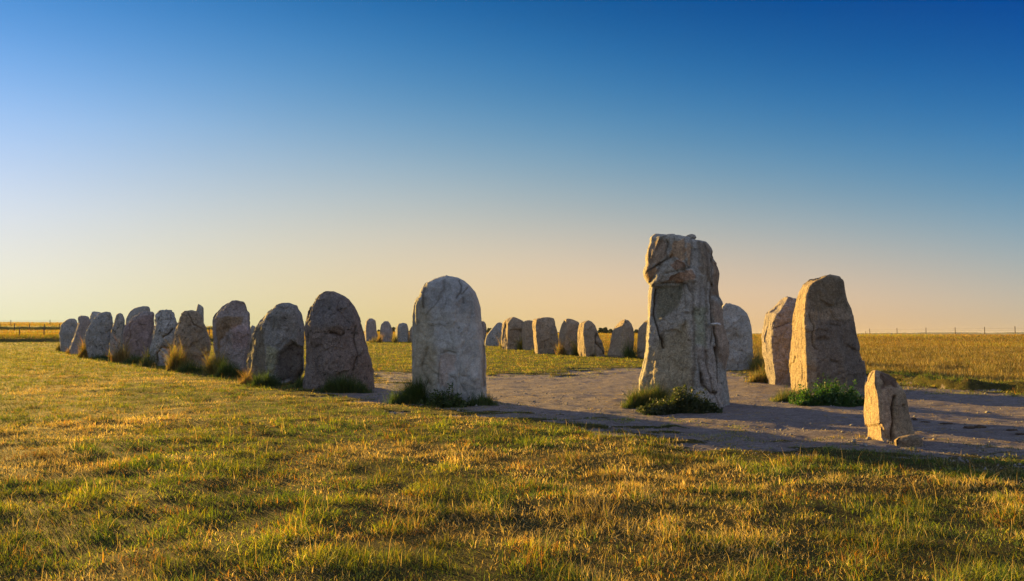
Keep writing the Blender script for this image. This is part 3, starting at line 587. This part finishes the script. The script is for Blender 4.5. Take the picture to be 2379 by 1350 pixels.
stone('GG', Z7, [(452,1105),(446,1075),(480,1052),(530,1040),(580,1030),(630,1030),(668,1052),(686,1085),(690,1110)], 1122, 'round', SM('small_ochre_rock', (0.36, 0.27, 0.17), (0.29, 0.22, 0.15), dark=.1, pale=.2, seed=34), 'small rounded rock at the right foot of the low ochre stone', seed=34, res=1, facets=3, amp=.5, chip=.12, name='small_rock', cat='rock', group=None,
      feats=[('groove', [(495,1050),(490,1110)], .02, .05)])

# pebble on top of the tallest stone, flat chip wedged in its crack
def pebble(px, py, D, rx, ry, rz, mat, name, label, cat, rot=0.0, seed=0, z=None, rough=0.16):
    u = np.linspace(0, math.pi, 24); v = np.linspace(0, 2 * math.pi, 36, endpoint=False); U, Vv = np.meshgrid(u, v, indexing='ij')
    P = np.stack([np.sin(U) * np.cos(Vv), np.sin(U) * np.sin(Vv), np.cos(U)], -1).reshape(-1, 3)
    P = P * (1 + rough * fbm(P * 1.3 + seed, 3))[:, None] * np.array([rx, ry, rz])
    c, s = math.cos(rot), math.sin(rot); P = P @ np.array([[c, 0, s], [0, 1, 0], [-s, 0, c]])
    idx = np.arange(24 * 36).reshape(24, 36); a = idx[:-1]; b = idx[1:]
    q = np.stack([a, b, np.roll(b, -1, 1), np.roll(a, -1, 1)], -1).reshape(-1, 4)
    o = mesh_np(name, P, [q], mat, cols={'pigment_shade': np.ones((len(P), 3))}); o.location = at(px, py, D) if z is None else z
    return tag(o, label, cat)
BG_ = STONES['BIG']
m_peb = SM('pebble_stone', (0.42, 0.38, 0.32), (0.36, 0.32, 0.27), dark=-.2, pale=0, seed=40, bump=.3)
_co = np.array([v.co for v in BG_['o'].data.vertices]); _co = _co + BG_['cen']; _px = (1614 - CX) / F
_sel = _co[(np.abs(_co[:, 0] / _co[:, 1] - _px) < .004) & (_co[:, 2] > EYE + 1)]; _tp = _sel[_sel[:, 2].argmax()]
pebble(1614, 551.5, BG_['D'] + 0.02, 36 / 2.871 / F * BG_['D'],   .09, 22 / 2.871 / F * BG_['D'], m_peb, 'pebble', 'smooth oval pebble lying on top of the tallest stone', 'pebble', rot=.12, seed=2, z=tuple(_tp + np.array([0, -.02, 19 / 2.871 / F * BG_['D'] * .75])))
pebble(1663, 753.5, BG_['D'] - 0.30 * BG_['W'], 31 / 2.871 / F * BG_['D'], .14, 11 / 2.871 / F * BG_['D'], SM('white_chip', (0.72, 0.70, 0.66), (0.62, 0.6, 0.56), dark=-.5, pale=0, seed=41, bump=.2), 'stone_chip', 'flat whitish chip of stone wedged in the right crack of the tallest stone', 'stone chip', rot=-.03, seed=5)

# ------------------------------------------------------------------ grass
GREEN = np.array([[.085, .125, .016], [.115, .155, .020], [.065, .100, .014]])
YELL = np.array([[.20, .215, .018], [.26, .24, .025]])
STRAW = np.array([[.42, .31, .10], [.34, .25, .07], [.48, .38, .16]])
RUST = np.array([[.34, .18, .035], [.28, .14, .03]])
def pick(r, tab, n): return tab[r.integers(0, len(tab), n)]

def blades(r, X, Y, Z, Hh, Wd, lean_amt, tone, segs=2, az=None, tipdark=False):
    n = len(X); az = r.uniform(0, 2 * math.pi, n) if az is None else az
    fa = r.uniform(0, 2 * math.pi, n)
    ln = lean_amt * Hh
    dx, dy = np.cos(az) * ln, np.sin(az) * ln; wx, wy = np.cos(fa) * Wd / 2, np.sin(fa) * Wd / 2
    B = np.stack([X, Y, Z - 0.01], 1)
    hz = Hh * np.sqrt(np.maximum(1 - np.minimum(lean_amt, .97) ** 2 * .75, .05))
    if segs == 2:
        M = B + np.stack([dx * .35, dy * .35, hz * .6], 1); T = B + np.stack([dx, dy, hz], 1)
        W3 = np.stack([wx, wy, np.zeros(n)], 1)
        V = np.stack([B - W3, B + W3, M + W3 * .8, M - W3 * .8, T], 1).reshape(-1, 3)
        k = np.arange(n)[:, None] * 5
        return V, [k + np.array([0, 1, 2, 3]), k + np.array([3, 2, 4])], np.repeat(tone, 5, 0)
    T = B + np.stack([dx, dy, hz], 1); W3 = np.stack([wx, wy, np.zeros(n)], 1)
    V = np.stack([B - W3, B + W3, T], 1).reshape(-1, 3); k = np.arange(n)[:, None] * 3
    return V, [k + np.array([0, 1, 2])], np.repeat(tone, 3, 0)
def merge(parts):
    Vs, q, t, C, off = [], [], [], [], 0
    for V, fs, c in parts:
        Vs.append(V); C.append(c)
        for f in fs: (q if f.shape[1] == 4 else t).append(f + off)
        off += len(V)
    return np.vstack(Vs), ([np.vstack(q)] if q else []) + ([np.vstack(t)] if t else []), np.vstack(C)

def lawn():
    r = np.random.default_rng(11)
    C0 = 105000.0
    d0, d1 = 3.0, 95.0; n = int(3 * C0 * (math.sqrt(d1) - math.sqrt(d0)) * 0.5 * 1.15)
    s = r.uniform(math.sqrt(d0), math.sqrt(d1), n); D = s * s
    X = r.uniform(-1, 1, n) * (0.72 * D + 1.2); Y = D
    sd = path_sd(X, Y); fm = field_mask(X, Y)
    dens = n2(X, Y, 0.45, 3, 21.0); patch = n2(X, Y, 1.6, 3, 33.0); dry = n2(X, Y, 2.6, 4, 45.0) + 0.35 * n2(X, Y, 0.5, 2, 46.0); rust = n2(X, Y, 0.7, 3, 51.0)
    keep = (sd > -0.12 + 0.75 * r.random(n) ** 1.5) & (r.random(n) < np.clip(0.82 + 0.8 * dens - 0.5 * np.maximum(dry, 0), 0.45, 1))
    # a few stray blades creep onto the path
    keep |= (sd > -2.2) & (dens + .6 * patch > 0.03 - 0.20 * np.minimum(sd, 0)) & (r.random(n) < 0.7)
    X, Y, D, sd, fm, dens, patch, dry, rust = (q[keep] for q in (X, Y, D, sd, fm, dens, patch, dry, rust)); n = len(X)
    Z = height(X, Y)
    lush = sm((dens + 0.25 * patch + 0.1) / 0.7)
    u = r.random(n)
    inside = sm((Y - 27) / 6) * (1 - fm)
    p_dry = np.clip(0.27 + 1.9 * dry - 0.5 * lush, 0.04, 0.85) * (1 - 0.75 * inside)
    p_dry = np.clip(p_dry + 0.55 * fm, 0, .9)
    tone = pick(r, GREEN, n)
    yl = r.random(n) < np.clip(0.30 + 0.5 * n2(X, Y, 2.0, 3, 81.0) + 0.15 * inside + 0.2 * fm, .05, .9); tone[yl] = pick(r, YELL, yl.sum())
    st = u < p_dry; tone[st] = pick(r, STRAW, st.sum())
    ru = (r.random(n) < np.clip(0.05 + 0.5 * rust, 0, .5)) & (u < 0.8); tone[ru] = pick(r, RUST, ru.sum())
    ff = (r.random(n) < .5 * fm); tone[ff] = np.array([[.20, .13, .025], [.17, .14, .02]])[r.integers(0, 2, ff.sum())]
    tone = tone * (1.05 - .36 * fm)[:, None] * r.uniform(.6, 1.3, (n, 1)) * (1 + .8 * np.clip(n2(X, Y, 1.1, 3, 95.0), -.65, .5))[:, None]
    H0 = (0.042 + 0.062 * lush) * r.uniform(.4, 1.45, n)
    edge = sm(sd / 0.8); H0 *= 0.55 + 0.45 * edge
    H0 = H0 * (1 + 0.25 * sm((D - 15) / 20))
    stalk = (r.random(n) < 0.010 + 0.022 * (n2(X, Y, .8, 2, 99.0) > .25)) ; tone[stalk] = pick(r, STRAW, stalk.sum()); H0 = np.where(stalk, H0 * r.uniform(1.3, 2.6, n), H0)
    H0 = H0 * (1 + 1.0 * ((line_dist(X, Y, BANK) < 1.5) & (X > 8.6))); bkm = (line_dist(X, Y, BANK) < 1.5) & (Y > np.interp(X, [b[0] for b in BANK], [b[1] for b in BANK])) & (X > 8.6); fm = np.where(bkm, fm * .15, fm); gg = bkm & (r.random(n) < .75); tone[gg] = pick(r, GREEN, gg.sum())
    Hf = (0.22 + 0.12 * patch) * r.uniform(.6, 1.25, n)
    Hh = H0 * (1 - fm) + Hf * fm
    Wd = 0.0042 * (D / 5) ** 0.75 * r.uniform(.6, 1.3, n) * (1 + 0.3 * fm); Wd = np.where(stalk, Wd * .6, Wd)
    lean = np.clip(r.normal(.82, .36, n), .05, 1.6) * (1 - .35 * fm); lean = np.where(stalk, lean * .5, lean)
    nr = D < 14; parts = []
    for m, sg in ((nr, 2), (~nr, 1)):
        parts.append(blades(r, X[m], Y[m], Z[m], Hh[m], Wd[m], lean[m], tone[m], sg))
    V, fs, C = merge(parts)
    o = mesh_np('grass', V, fs, GRASS_M, cols={'tone': C}, smooth=False)
    tag(o, 'short sunlit meadow grass, half green and half dried, covering the ground', 'grass', kind='stuff')
    print('lawn blades', n)
lawn()

def far_field():
    r = np.random.default_rng(12); n = 200000
    D = np.exp(r.uniform(math.log(60), math.log(290), n)); X = r.uniform(-.72, .72, n) * D; Y = D
    fm = field_mask(X, Y); a = X / D; dc = np.interp(a, A_, DC)
    k = (Y < dc + 12) & (r.random(n) < fm); X, Y, D = X[k], Y[k], D[k]; n = len(X)
    pt = n2(X, Y * .4, 9.0, 3, 61.0)
    Z = height(X, Y); tone = np.array([[.20, .13, .025], [.17, .12, .02], [.24, .17, .045]])[r.integers(0, 3, n)]
    g = r.random(n) < np.clip(.35 + .8 * pt, 0, 1); tone[g] = pick(r, YELL, g.sum()); ru = r.random(n) < .22; tone[ru] = pick(r, RUST, ru.sum()) * 1.15
    # rank greener growth along the two fence banks on the left
    bk = (a[k] < -.3) & (((Y > 74) & (Y < 82)) | ((Y > 148) & (Y < 155)))
    tone[bk] = pick(r, GREEN, bk.sum())
    Hh = (.30 + .1 * pt) * r.uniform(.6, 1.3, n); Hh[bk] *= 1.3
    V, fs, C = blades(r, X, Y, Z, Hh, .010 * (D / 60) * 2.4, np.clip(r.normal(.35, .2, n), .05, 1), tone * r.uniform(.8, 1.2, (n, 1)), 1)
    o = mesh_np('field_grass', V, fs, GRASS_M, cols={'tone': C}, smooth=False)
    tag(o, 'tall golden ripening grass of the far field and hill', 'field grass', kind='stuff')
far_field()

# ---- tufts growing at the stones' feet
def tuft(key, px0, px1, pyb, hmax, n, pal, label, near=0.0, spread=.22, wd=.006, name='grass_tuft', cat='grass tuft', mode='grass', seed=0):
    r = np.random.default_rng(500 + seed)
    g0 = hit(px0, pyb); g1 = hit(px1, pyb); hk = float(np.clip(1 + (g0[1] - 14) / 16, 1, 2.4))
    t = r.random(n); c = np.array([(g0[0] + g1[0]) / 2, (g0[1] + g1[1]) / 2])
    X = g0[0] + (g1[0] - g0[0]) * t + r.normal(0, spread * .35, n); Y = g0[1] + (g1[1] - g0[1]) * t + np.abs(r.normal(0, spread, n)) + near
    ef = np.sin(np.clip(t, 0.03, .97) * math.pi) ** .5
    Z = height(X, Y); cl = n2(X, Y, .12, 2, seed + .5)
    H = hmax * hk * ef * np.clip(.6 + .9 * cl, .3, 1.2) * r.uniform(.4, 1.1, n)
    tone = np.array(pal)[r.integers(0, len(pal), n)] * r.uniform(.7, 1.3, (n, 1))
    if mode == 'grass':
        parts = [blades(r, X, Y, Z, H, wd * r.uniform(.6, 1.3, n), np.clip(r.normal(.45, .25, n), .05, 1.2), tone, 2)]
    else:   # leafy weeds: upright stalks set with small leaves
        parts = []; ns = max(n // 22, 20); k = r.choice(n, ns)
        lv = 22; bx = np.repeat(X[k], lv); by = np.repeat(Y[k], lv); bz = np.repeat(Z[k], lv); hh = np.repeat(H[k], lv) * r.random(ns * lv) ** .7
        az = r.uniform(0, 6.283, ns); ld = np.repeat(r.uniform(.1, .5, ns), lv); azr = np.repeat(az, lv)
        px = bx + np.cos(azr) * ld * hh + r.normal(0, .025, ns * lv); py = by + np.sin(azr) * ld * hh + r.normal(0, .025, ns * lv); pz = bz + hh
        sz = r.uniform(.018, .042, ns * lv); a = r.normal(size=(ns * lv, 3)); a /= np.linalg.norm(a, axis=1)[:, None]; b = np.cross(a, r.normal(size=(ns * lv, 3))); b /= np.linalg.norm(b, axis=1)[:, None]
        P0 = np.stack([px, py, pz], 1); a = a * sz[:, None]; b = b * sz[:, None] * .45
        Vq = np.stack([P0 - a, P0 + b, P0 + a, P0 - b], 1).reshape(-1, 3); kk = np.arange(ns * lv)[:, None] * 4
        tn = np.array(pal)[r.integers(0, len(pal), ns * lv)] * r.uniform(.6, 1.3, (ns * lv, 1))
        parts.append((Vq, [kk + np.array([0, 1, 2, 3])], np.repeat(tn, 4, 0)))
        m = slice(0, n // 3); parts.append(blades(r, X[m], Y[m], Z[m], H[m], wd * r.uniform(.6, 1.2, n // 3), np.clip(r.normal(.4, .2, n // 3), .05, 1), tone[m], 2))
    V, fs, C = merge(parts); o3 = np.array([c[0], c[1], gz(c[0], c[1])])
    o = mesh_np(name, V - o3, fs, GRASS_M, cols={'tone': C}, smooth=False); o.location = o3
    return tag(o, label, cat, 'tufts and weeds at the feet of the stones')
G_ = [[.05, .085, .017], [.04, .07, .015], [.075, .11, .022]]
GY = [[.10, .13, .025], [.19, .18, .04], [.26, .20, .07]]
OR = [[.30, .19, .06], [.24, .13, .04], [.36, .27, .11], [.16, .15, .03]]
tuft('A', 128, 145, 815, .40, 500, GY, 'yellow grass tuft at the left foot of the far left boulder', seed=1, wd=.02)
tuft('B', 152, 166, 822, .30, 400, OR, 'small golden tuft between the first two stones of the left row', seed=2, wd=.02)
tuft('D', 182, 205, 831, .50, 900, OR + GY, 'golden tuft at the left foot of the broad grey-green slab', seed=3, wd=.016)
tuft('D2', 205, 262, 834, .22, 900, G_, 'dark green grass along the foot of the broad grey-green slab', seed=4, wd=.014)
tuft('G', 262, 292, 842, .62, 1600, OR, 'bright orange grass tuft left of the reddish brown boulder', seed=5, wd=.014)
tuft('G2', 285, 335, 845, .25, 1000, G_, 'dark green grass along the foot of the reddish brown boulder', seed=6, wd=.013)
tuft('H', 333, 352, 852, .45, 900, G_ + GY, 'green tuft at the left foot of the lumpy light grey stone', seed=7, wd=.012)
tuft('I', 392, 425, 862, .62, 1700, OR + GY, 'orange grass tuft left of the egg-shaped stone', seed=8, wd=.012)
tuft('I2', 412, 470, 866, .30, 1800, G_, 'dark green grass in front of the egg-shaped stone', seed=9, wd=.010)
tuft('K', 480, 512, 872, .72, 2200, GY + OR[:1], 'tall yellow-green tuft left of the broad pinkish grey stone', seed=10, wd=.011)
tuft('K2', 500, 562, 877, .38, 2600, G_, 'dark green tuft in front of the broad pinkish grey stone', seed=11, wd=.010)
tuft('M', 562, 582, 893, .38, 900, OR, 'thin golden tuft at the left foot of the humped grey boulder', seed=12, wd=.009)
tuft('M2', 585, 640, 898, .34, 2600, G_, 'dark green tuft in front of the humped grey boulder', seed=13, wd=.009)
tuft('N', 680, 760, 902, .30, 4200, G_ + GY[:1], 'green grass along the left foot of the large pointed boulder', seed=14, wd=.009)
tuft('N2', 745, 850, 911, .42, 5200, G_, 'dark weeds along the right foot of the large pointed boulder', seed=15, wd=.009)
tuft('O', 922, 1015, 938, .62, 9000, G_, 'dark bushy grass tuft at the left foot of the smooth pale stone', seed=16, wd=.008, spread=.3)
tuft('O2', 1000, 1072, 943, .34, 4500, G_, 'low dark weeds in front of the smooth pale stone', seed=17, wd=.008, mode='leaf', name='weeds', cat='weeds')
tuft('O3', 1088, 1146, 942, .30, 1800, G_, 'small dark tuft at the right foot of the smooth pale stone', seed=18, wd=.008)
tuft('BIG', 1468, 1560, 945, .50, 9000, GY + G_ + G_, 'sun-tipped grass at the left foot of the tallest stone', seed=19, wd=.007, spread=.25)
tuft('BIG2', 1510, 1665, 958, .40, 14000, [[.035, .055, .014], [.045, .06, .015], [.08, .09, .03]], 'dark flowering weeds in front of the tallest stone', seed=20, wd=.007, mode='leaf', name='weeds', cat='weeds')
tuft('DD', 1745, 1805, 888, .34, 2500, OR + G_, 'brownish green tuft at the left foot of the rosy grey stone', seed=21, wd=.009)
tuft('EE', 1808, 1890, 930, .30, 4000, GY + G_, 'yellow-green grass at the left foot of the tall tapering stone', seed=22, wd=.008)
tuft('EE2', 1870, 2005, 940, .50, 11000, [[.04, .10, .016], [.028, .075, .012], [.06, .12, .02]], 'bright green leafy weeds in front of the tall tapering stone', seed=23, wd=.008, mode='leaf', name='weeds', cat='weeds', spread=.3)
tuft('V', 1163, 1190, 809, .75, 700, GY, 'yellow tuft at the left foot of the broad faceted stone', seed=24, wd=.02)
tuft('W', 1205, 1217, 813, .70, 450, GY, 'yellow tuft between the faceted stone and the slender brown stone', seed=25, wd=.02)
tuft('X', 1238, 1265, 821, .35, 600, G_ + GY, 'green tuft at the left foot of the wide block-like stone', seed=26, wd=.018)
tuft('Y', 1297, 1312, 825, .50, 450, OR + GY, 'golden tuft at the left foot of the stone with sloping top', seed=27, wd=.018)
tuft('Y2', 1332, 1345, 826, .62, 450, GY, 'yellow tuft between the sloping-topped stone and the domed stone', seed=28, wd=.018)
tuft('ZZ', 1362, 1382, 829, .30, 400, GY, 'low tuft before the domed stone with the diagonal crack', seed=29, wd=.018)
tuft('AA', 1455, 1475, 833, .55, 900, G_, 'dark round tuft at the right foot of the half sunlit peaked stone', seed=30, wd=.015)
tuft('CC', 1752, 1768, 862, .55, 800, GY, 'yellow-green tuft between the bluish stone and the rosy grey stone', seed=31, wd=.012)
tuft('P', 857, 878, 796, .3, 300, GY, 'thin yellow grass before the small brown far stone', seed=32, wd=.025)
tuft('Q', 878, 885, 796, .7, 250, OR, 'golden tuft between the brown and the pinkish far stone', seed=33, wd=.025)
tuft('R', 914, 922, 796, .6, 250, GY, 'yellow tuft left of the squat grey far stone', seed=34, wd=.025)

# ------------------------------------------------------------------ fences
WOOD = plain('weathered_post_wood', (0.16, 0.13, 0.10), (0.09, 0.075, 0.06), 12)
WIRE = plain('fence_wire', (0.10, 0.09, 0.08), (0.07, 0.07, 0.07), 20, 0.95)
def tube(P, rad, n=6):
    P = np.array(P, float); k = len(P); d = np.gradient(P, axis=0); d /= np.linalg.norm(d, axis=1)[:, None]
    up = np.array([0, 0, 1.0]) if abs(d[0][2]) < .9 else np.array([1.0, 0, 0])
    a = np.cross(d, up); a /= np.linalg.norm(a, axis=1)[:, None]; b = np.cross(d, a); t = np.linspace(0, 2 * math.pi, n, endpoint=False)
    rad = np.broadcast_to(rad, (k,))[:, None, None]
    V = (P[:, None] + rad * (a[:, None] * np.cos(t)[None, :, None] + b[:, None] * np.sin(t)[None, :, None])).reshape(-1, 3)
    i = np.arange(k * n).reshape(k, n); q = np.stack([i[:-1], np.roll(i[:-1], -1, 1), np.roll(i[1:], -1, 1), i[1:]], -1).reshape(-1, 4)
    V = np.vstack([V, P[-1:]]); cap = np.stack([i[-1], np.roll(i[-1], -1), np.full(n, len(V) - 1)], 1)
    return V, [q, cap], np.ones((len(V), 3))
def fence(pts, hgt, label, rad=.055, wires=(.45, .8, 1.08), seed=0):
    r = np.random.default_rng(seed)
    c = pts[len(pts) // 2]; o3 = np.array([c[0], c[1], gz(*c)])
    root = bpy.data.objects.new('wire_fence', None); COL.objects.link(root); root.location = o3; tag(root, label, 'fence')
    tops = []
    for (x, y) in pts:
        z = gz(x, y); lx, ly = r.normal(0, .03, 2); h = hgt * r.uniform(.94, 1.05)
        V, fs, C = tube([(x, y, z - .3), (x + lx * .5, y, z + h * .5), (x + lx, y + ly, z + h - .03), (x + lx, y + ly, z + h)], [rad, rad, rad * .95, rad * .7], 8)
        mesh_np('post', V - o3, fs, WOOD, root); tops.append((x + lx * .5, y, z))
    for hh in wires:
        P = []
        for a, b in zip(tops[:-1], tops[1:]):
            for k in range(4):
                t = k / 4; P.append((a[0] + (b[0] - a[0]) * t, a[1] + (b[1] - a[1]) * t, a[2] + (b[2] - a[2]) * t + hh - .03 * math.sin(t * math.pi)))
        P.append((tops[-1][0], tops[-1][1], tops[-1][2] + hh)); V, fs, C = tube(P, .008, 4)
        mesh_np('wire', V - o3, fs, WIRE, root)
    return root
def ppos(px, D): return ((px - CX) / F * D, D)
fence([ppos(2010, 172), ppos(2020, 142), ppos(2083, 136), ppos(2150, 131), ppos(2218, 126), ppos(2286, 121), ppos(2357, 116), ppos(2432, 112), ppos(2510, 108)], 1.35, 'wire fence on wooden posts along the crest of the field on the right', seed=1)
fence([ppos(p, 86) for p in (-160, -75, -10, 47, 104, 165, 230, 300, 370, 430, 487, 545)], 1.05, 'lower wire fence crossing the meadow on the left', seed=2)
fence([ppos(p, 148) for p in (-105, -70, -35, 0, 35, 70, 104, 139, 174, 240, 310)], 1.25, 'upper wire fence at the foot of the hill on the left', rad=.07, seed=3)
fence([ppos(p, 176) for p in (-65, 26, 117, 208)], 1.2, 'farthest, widely spaced post fence just behind the upper fence on the left', rad=.07, seed=4)

# ------------------------------------------------------------------ far trees and hills
LEAF_M = blade_material('tree_leaves', .3)
BARK = plain('bark', (0.10, 0.075, 0.055), (0.06, 0.05, 0.04), 3)
def tree(px, pytop, D, wpx, label, seed):
    r = np.random.default_rng(900 + seed); x, y = ppos(px, D); z = gz(x, y); top = EYE + (HOR - pytop) / F * D; Hh = top - z; Wd = wpx / F * D / 2
    root = bpy.data.objects.new('tree', None); COL.objects.link(root); root.location = (x, y, z); tag(root, label, 'tree', 'trees on the far horizon')
    parts = [tube([(0, 0, -.3), (0, .05, Hh * .3), (.1, 0, Hh * .6)], [Hh * .03, Hh * .022, Hh * .012], 8)]
    cl = []
    for k in range(16):
        a = r.uniform(0, 6.283); u = r.uniform(-1, 1); q = math.sqrt(1 - u * u) * r.uniform(.2, .75); c = np.array([math.cos(a) * q * Wd, math.sin(a) * q * Wd, Hh * (.62 + .28 * u)]); cl.append((c, Wd * r.uniform(.28, .45)))
        if k < 8: parts.append(tube([(0, 0, Hh * .25), tuple(c * .5 + np.array([0, 0, Hh * .12])), tuple(c)], [Hh * .012, Hh * .008, Hh * .003], 5))
    V, fs, C = merge(parts); mesh_np('trunk', V, fs, BARK, root)
    P = []
    for c, s in cl:
        v = r.normal(size=(420, 3)); v /= np.linalg.norm(v, axis=1)[:, None]; P.append(c + v * (r.random((420, 1)) ** .4) * s * np.array([1, 1, .9]))
    P = np.vstack(P); P = P[P[:, 2] < Hh]; n = len(P); a = r.normal(size=(n, 3)); a /= np.linalg.norm(a, axis=1)[:, None]; b = np.cross(a, r.normal(size=(n, 3))); b /= np.linalg.norm(b, axis=1)[:, None]
    s = r.uniform(.10, .24, (n, 1)); V = np.stack([P - a * s, P + b * s * .6, P + a * s, P - b * s * .6], 1).reshape(-1, 3)
    tn = np.array([[.05, .08, .03], [.07, .10, .035], [.04, .06, .025]])[r.integers(0, 3, n)]
    mesh_np('crown', V, [np.arange(n * 4).reshape(-1, 4)], LEAF_M, root, cols={'tone': np.repeat(tn, 4, 0)}, smooth=False)
TR = [(1395, 761.5, 290, 20, 'leftmost tree of the far clump right of the domed stone'), (1407, 759.5, 300, 20, 'middle and tallest tree of the far clump right of the domed stone'), (1417, 763, 285, 15, 'rightmost tree of the far clump, lower than its neighbours'),
      (1479, 765, 300, 22, 'far tree just right of the half sunlit peaked stone'), (1430, 769, 300, 16, 'low far tree just left of the half sunlit peaked stone'), (1298, 770, 290, 16, 'far tree showing between the block-like stone and the sloping-topped stone'),
      (1137, 762, 290, 22, 'far tree left of the low triangular stone'), (914, 759, 290, 18, 'far tree between the pinkish and the squat grey far stone'),
      (881, 766, 300, 16, 'far tree between the small brown and the pinkish far stone'), (950, 769, 300, 18, 'low far tree just right of the squat grey far stone')]
for i, (a, b, c, d, e) in enumerate(TR): tree(a, b, c, d, e, i)

def hills():
    th = np.radians(np.linspace(-60, 75, 900)); rows = []
    prof = n2(th * 57, th * 0, 3.0, 4, 71.0); tre = np.maximum(n2(th * 57, th * 0, .35, 3, 72.0), 0)
    for k, (rr, f) in enumerate(((4200, 0), (4400, .8), (4600, 1), (5200, .5), (6000, 0))):
        z = np.minimum(-9 + f * (9 + 1.5 + 11 + 7 * prof + 5 * tre), 14)
        rows.append(np.stack([np.sin(th) * rr, np.cos(th) * rr, np.maximum(z, -9.2)], 1))
    V = np.vstack(rows); n = len(th); i = np.arange(5 * n).reshape(5, n)
    q = np.stack([i[:-1, :-1], i[:-1, 1:], i[1:, 1:], i[1:, :-1]], -1).reshape(-1, 4)
    tag(mesh_np('hills', V, [q], plain('wooded_hills', (0.06, 0.08, 0.04), (0.10, 0.11, 0.05), .01)), kind='structure')
hills()

# ------------------------------------------------------------------ clods and straw on the path
def clod(px, py, sx, sy, sz, label, seed, mat):
    g = hit(px, py); z = gz(*g)
    o = pebble(0, 0, 0, sx, sy, sz, mat, 'dung_clod', label, 'clod', seed=seed, z=(g[0], g[1], z + sz * .35), rough=.5); return o
DUNG = plain('dark_dry_dung', (0.055, 0.038, 0.026), (0.10, 0.065, 0.04), 20)
for i, (px, py, sx, sy, sz, lb) in enumerate([(2252, 990, .10, .07, .025, 'dark flat clod on the path, right of the low ochre stone'), (2277, 989, .09, .07, .028, 'dark lumpy clod touching the flat clod on the path'),
                                            (2200, 980, .11, .05, .015, 'thin brown clod on the path nearer the low ochre stone'), (2150, 977, .07, .05, .014, 'small brown clod close behind the low ochre stone'),
                                            (2352, 997, .09, .05, .02, 'dark clod on the path near the right picture edge'), (2370, 1003, .06, .05, .02, 'small dark clod at the right picture edge'), (2124, 972, .05, .05, .03, 'small black clod beside the low ochre stone')]):
    clod(px, py, sx, sy, sz, lb, i, DUNG)

def gravel():
    r = np.random.default_rng(78); n = 34000; D = 8.0 * (34 / 8.0) ** r.random(n); X = r.uniform(-.45, .85, n) * D; sd = path_sd(X, D); k = (sd < .25) & (r.random(n) < np.clip(.45 + n2(X, D, .7, 3, 91.), .08, 1))
    X, D = X[k], D[k]; n = len(X); sz = np.exp(r.normal(math.log(.011), .5, n)); sz = np.minimum(sz, .05); Z = height(X, D) + sz * .25
    base = np.array([[1, 0, 0], [0, 1, 0], [-1, 0, 0], [0, -1, 0], [0, 0, .8], [0, 0, -.8]]) ; V = base[None] * sz[:, None, None] * r.uniform(.6, 1.3, (n, 6, 1)); an = r.uniform(0, 6.283, n); c, s_ = np.cos(an)[:, None], np.sin(an)[:, None]
    V = np.stack([V[..., 0] * c - V[..., 1] * s_, V[..., 0] * s_ + V[..., 1] * c, V[..., 2]], -1) + np.stack([X, D, Z], 1)[:, None]
    f = np.array([[0, 1, 4], [1, 2, 4], [2, 3, 4], [3, 0, 4], [1, 0, 5], [2, 1, 5], [3, 2, 5], [0, 3, 5]]); F_ = (np.arange(n)[:, None, None] * 6 + f[None]).reshape(-1, 3)
    tag(mesh_np('gravel', V.reshape(-1, 3), [F_], plain('path_pebbles', (.30, .28, .25), (.17, .155, .14), 40)), 'loose small pebbles scattered over the trodden path', 'gravel', kind='stuff')
gravel()
def straw():
    r = np.random.default_rng(77); n = 9000; D = r.uniform(8.5, 32, n); X = r.uniform(-.4, .8, n) * D; sd = path_sd(X, D); k = (sd < -.1) & (n2(X, D, .8, 3, 90.) > -.05)
    X, D = X[k], D[k]; n = len(X); L = r.uniform(.03, .14, n); a = r.uniform(0, 6.283, n); Z = height(X, D) + .006
    d = np.stack([np.cos(a) * L / 2, np.sin(a) * L / 2, r.uniform(-.004, .012, n)], 1); w_ = np.stack([-np.sin(a) * .0035, np.cos(a) * .0035, np.full(n, .002)], 1)
    P = np.stack([X, D, Z], 1); V = np.stack([P - d - w_, P + d - w_, P + d + w_, P - d + w_], 1).reshape(-1, 3)
    tn = pick(r, STRAW, n) * r.uniform(.6, 1.1, (n, 1))
    tag(mesh_np('straw_litter', V, [np.arange(n * 4).reshape(-1, 4)], GRASS_M, cols={'tone': np.repeat(tn, 4, 0)}, smooth=False), 'bits of dry straw scattered over the bare path', 'straw', kind='stuff')
straw()

# ------------------------------------------------------------------ evening air
def haze():
    V = np.array([(x, y, z) for x in (-7000, 7000) for y in (-7000, 7000) for z in (-11.0, 15.0)]); f = np.array([[0, 1, 3, 2], [4, 6, 7, 5], [0, 4, 5, 1], [2, 3, 7, 6], [0, 2, 6, 4], [1, 5, 7, 3]])
    m = bpy.data.materials.new('evening_haze'); m.use_nodes = True; t = m.node_tree; t.nodes.clear(); o = t.nodes.new('ShaderNodeOutputMaterial'); p = t.nodes.new('ShaderNodeVolumePrincipled')
    p.inputs['Color'].default_value = (0.86, 0.90, 0.96, 1); p.inputs['Density'].default_value = 0.00005; p.inputs['Anisotropy'].default_value = 0.0; t.links.new(p.outputs[0], o.inputs['Volume'])
    tag(mesh_np('haze', V, [f], m, smooth=False), kind='stuff')
haze()
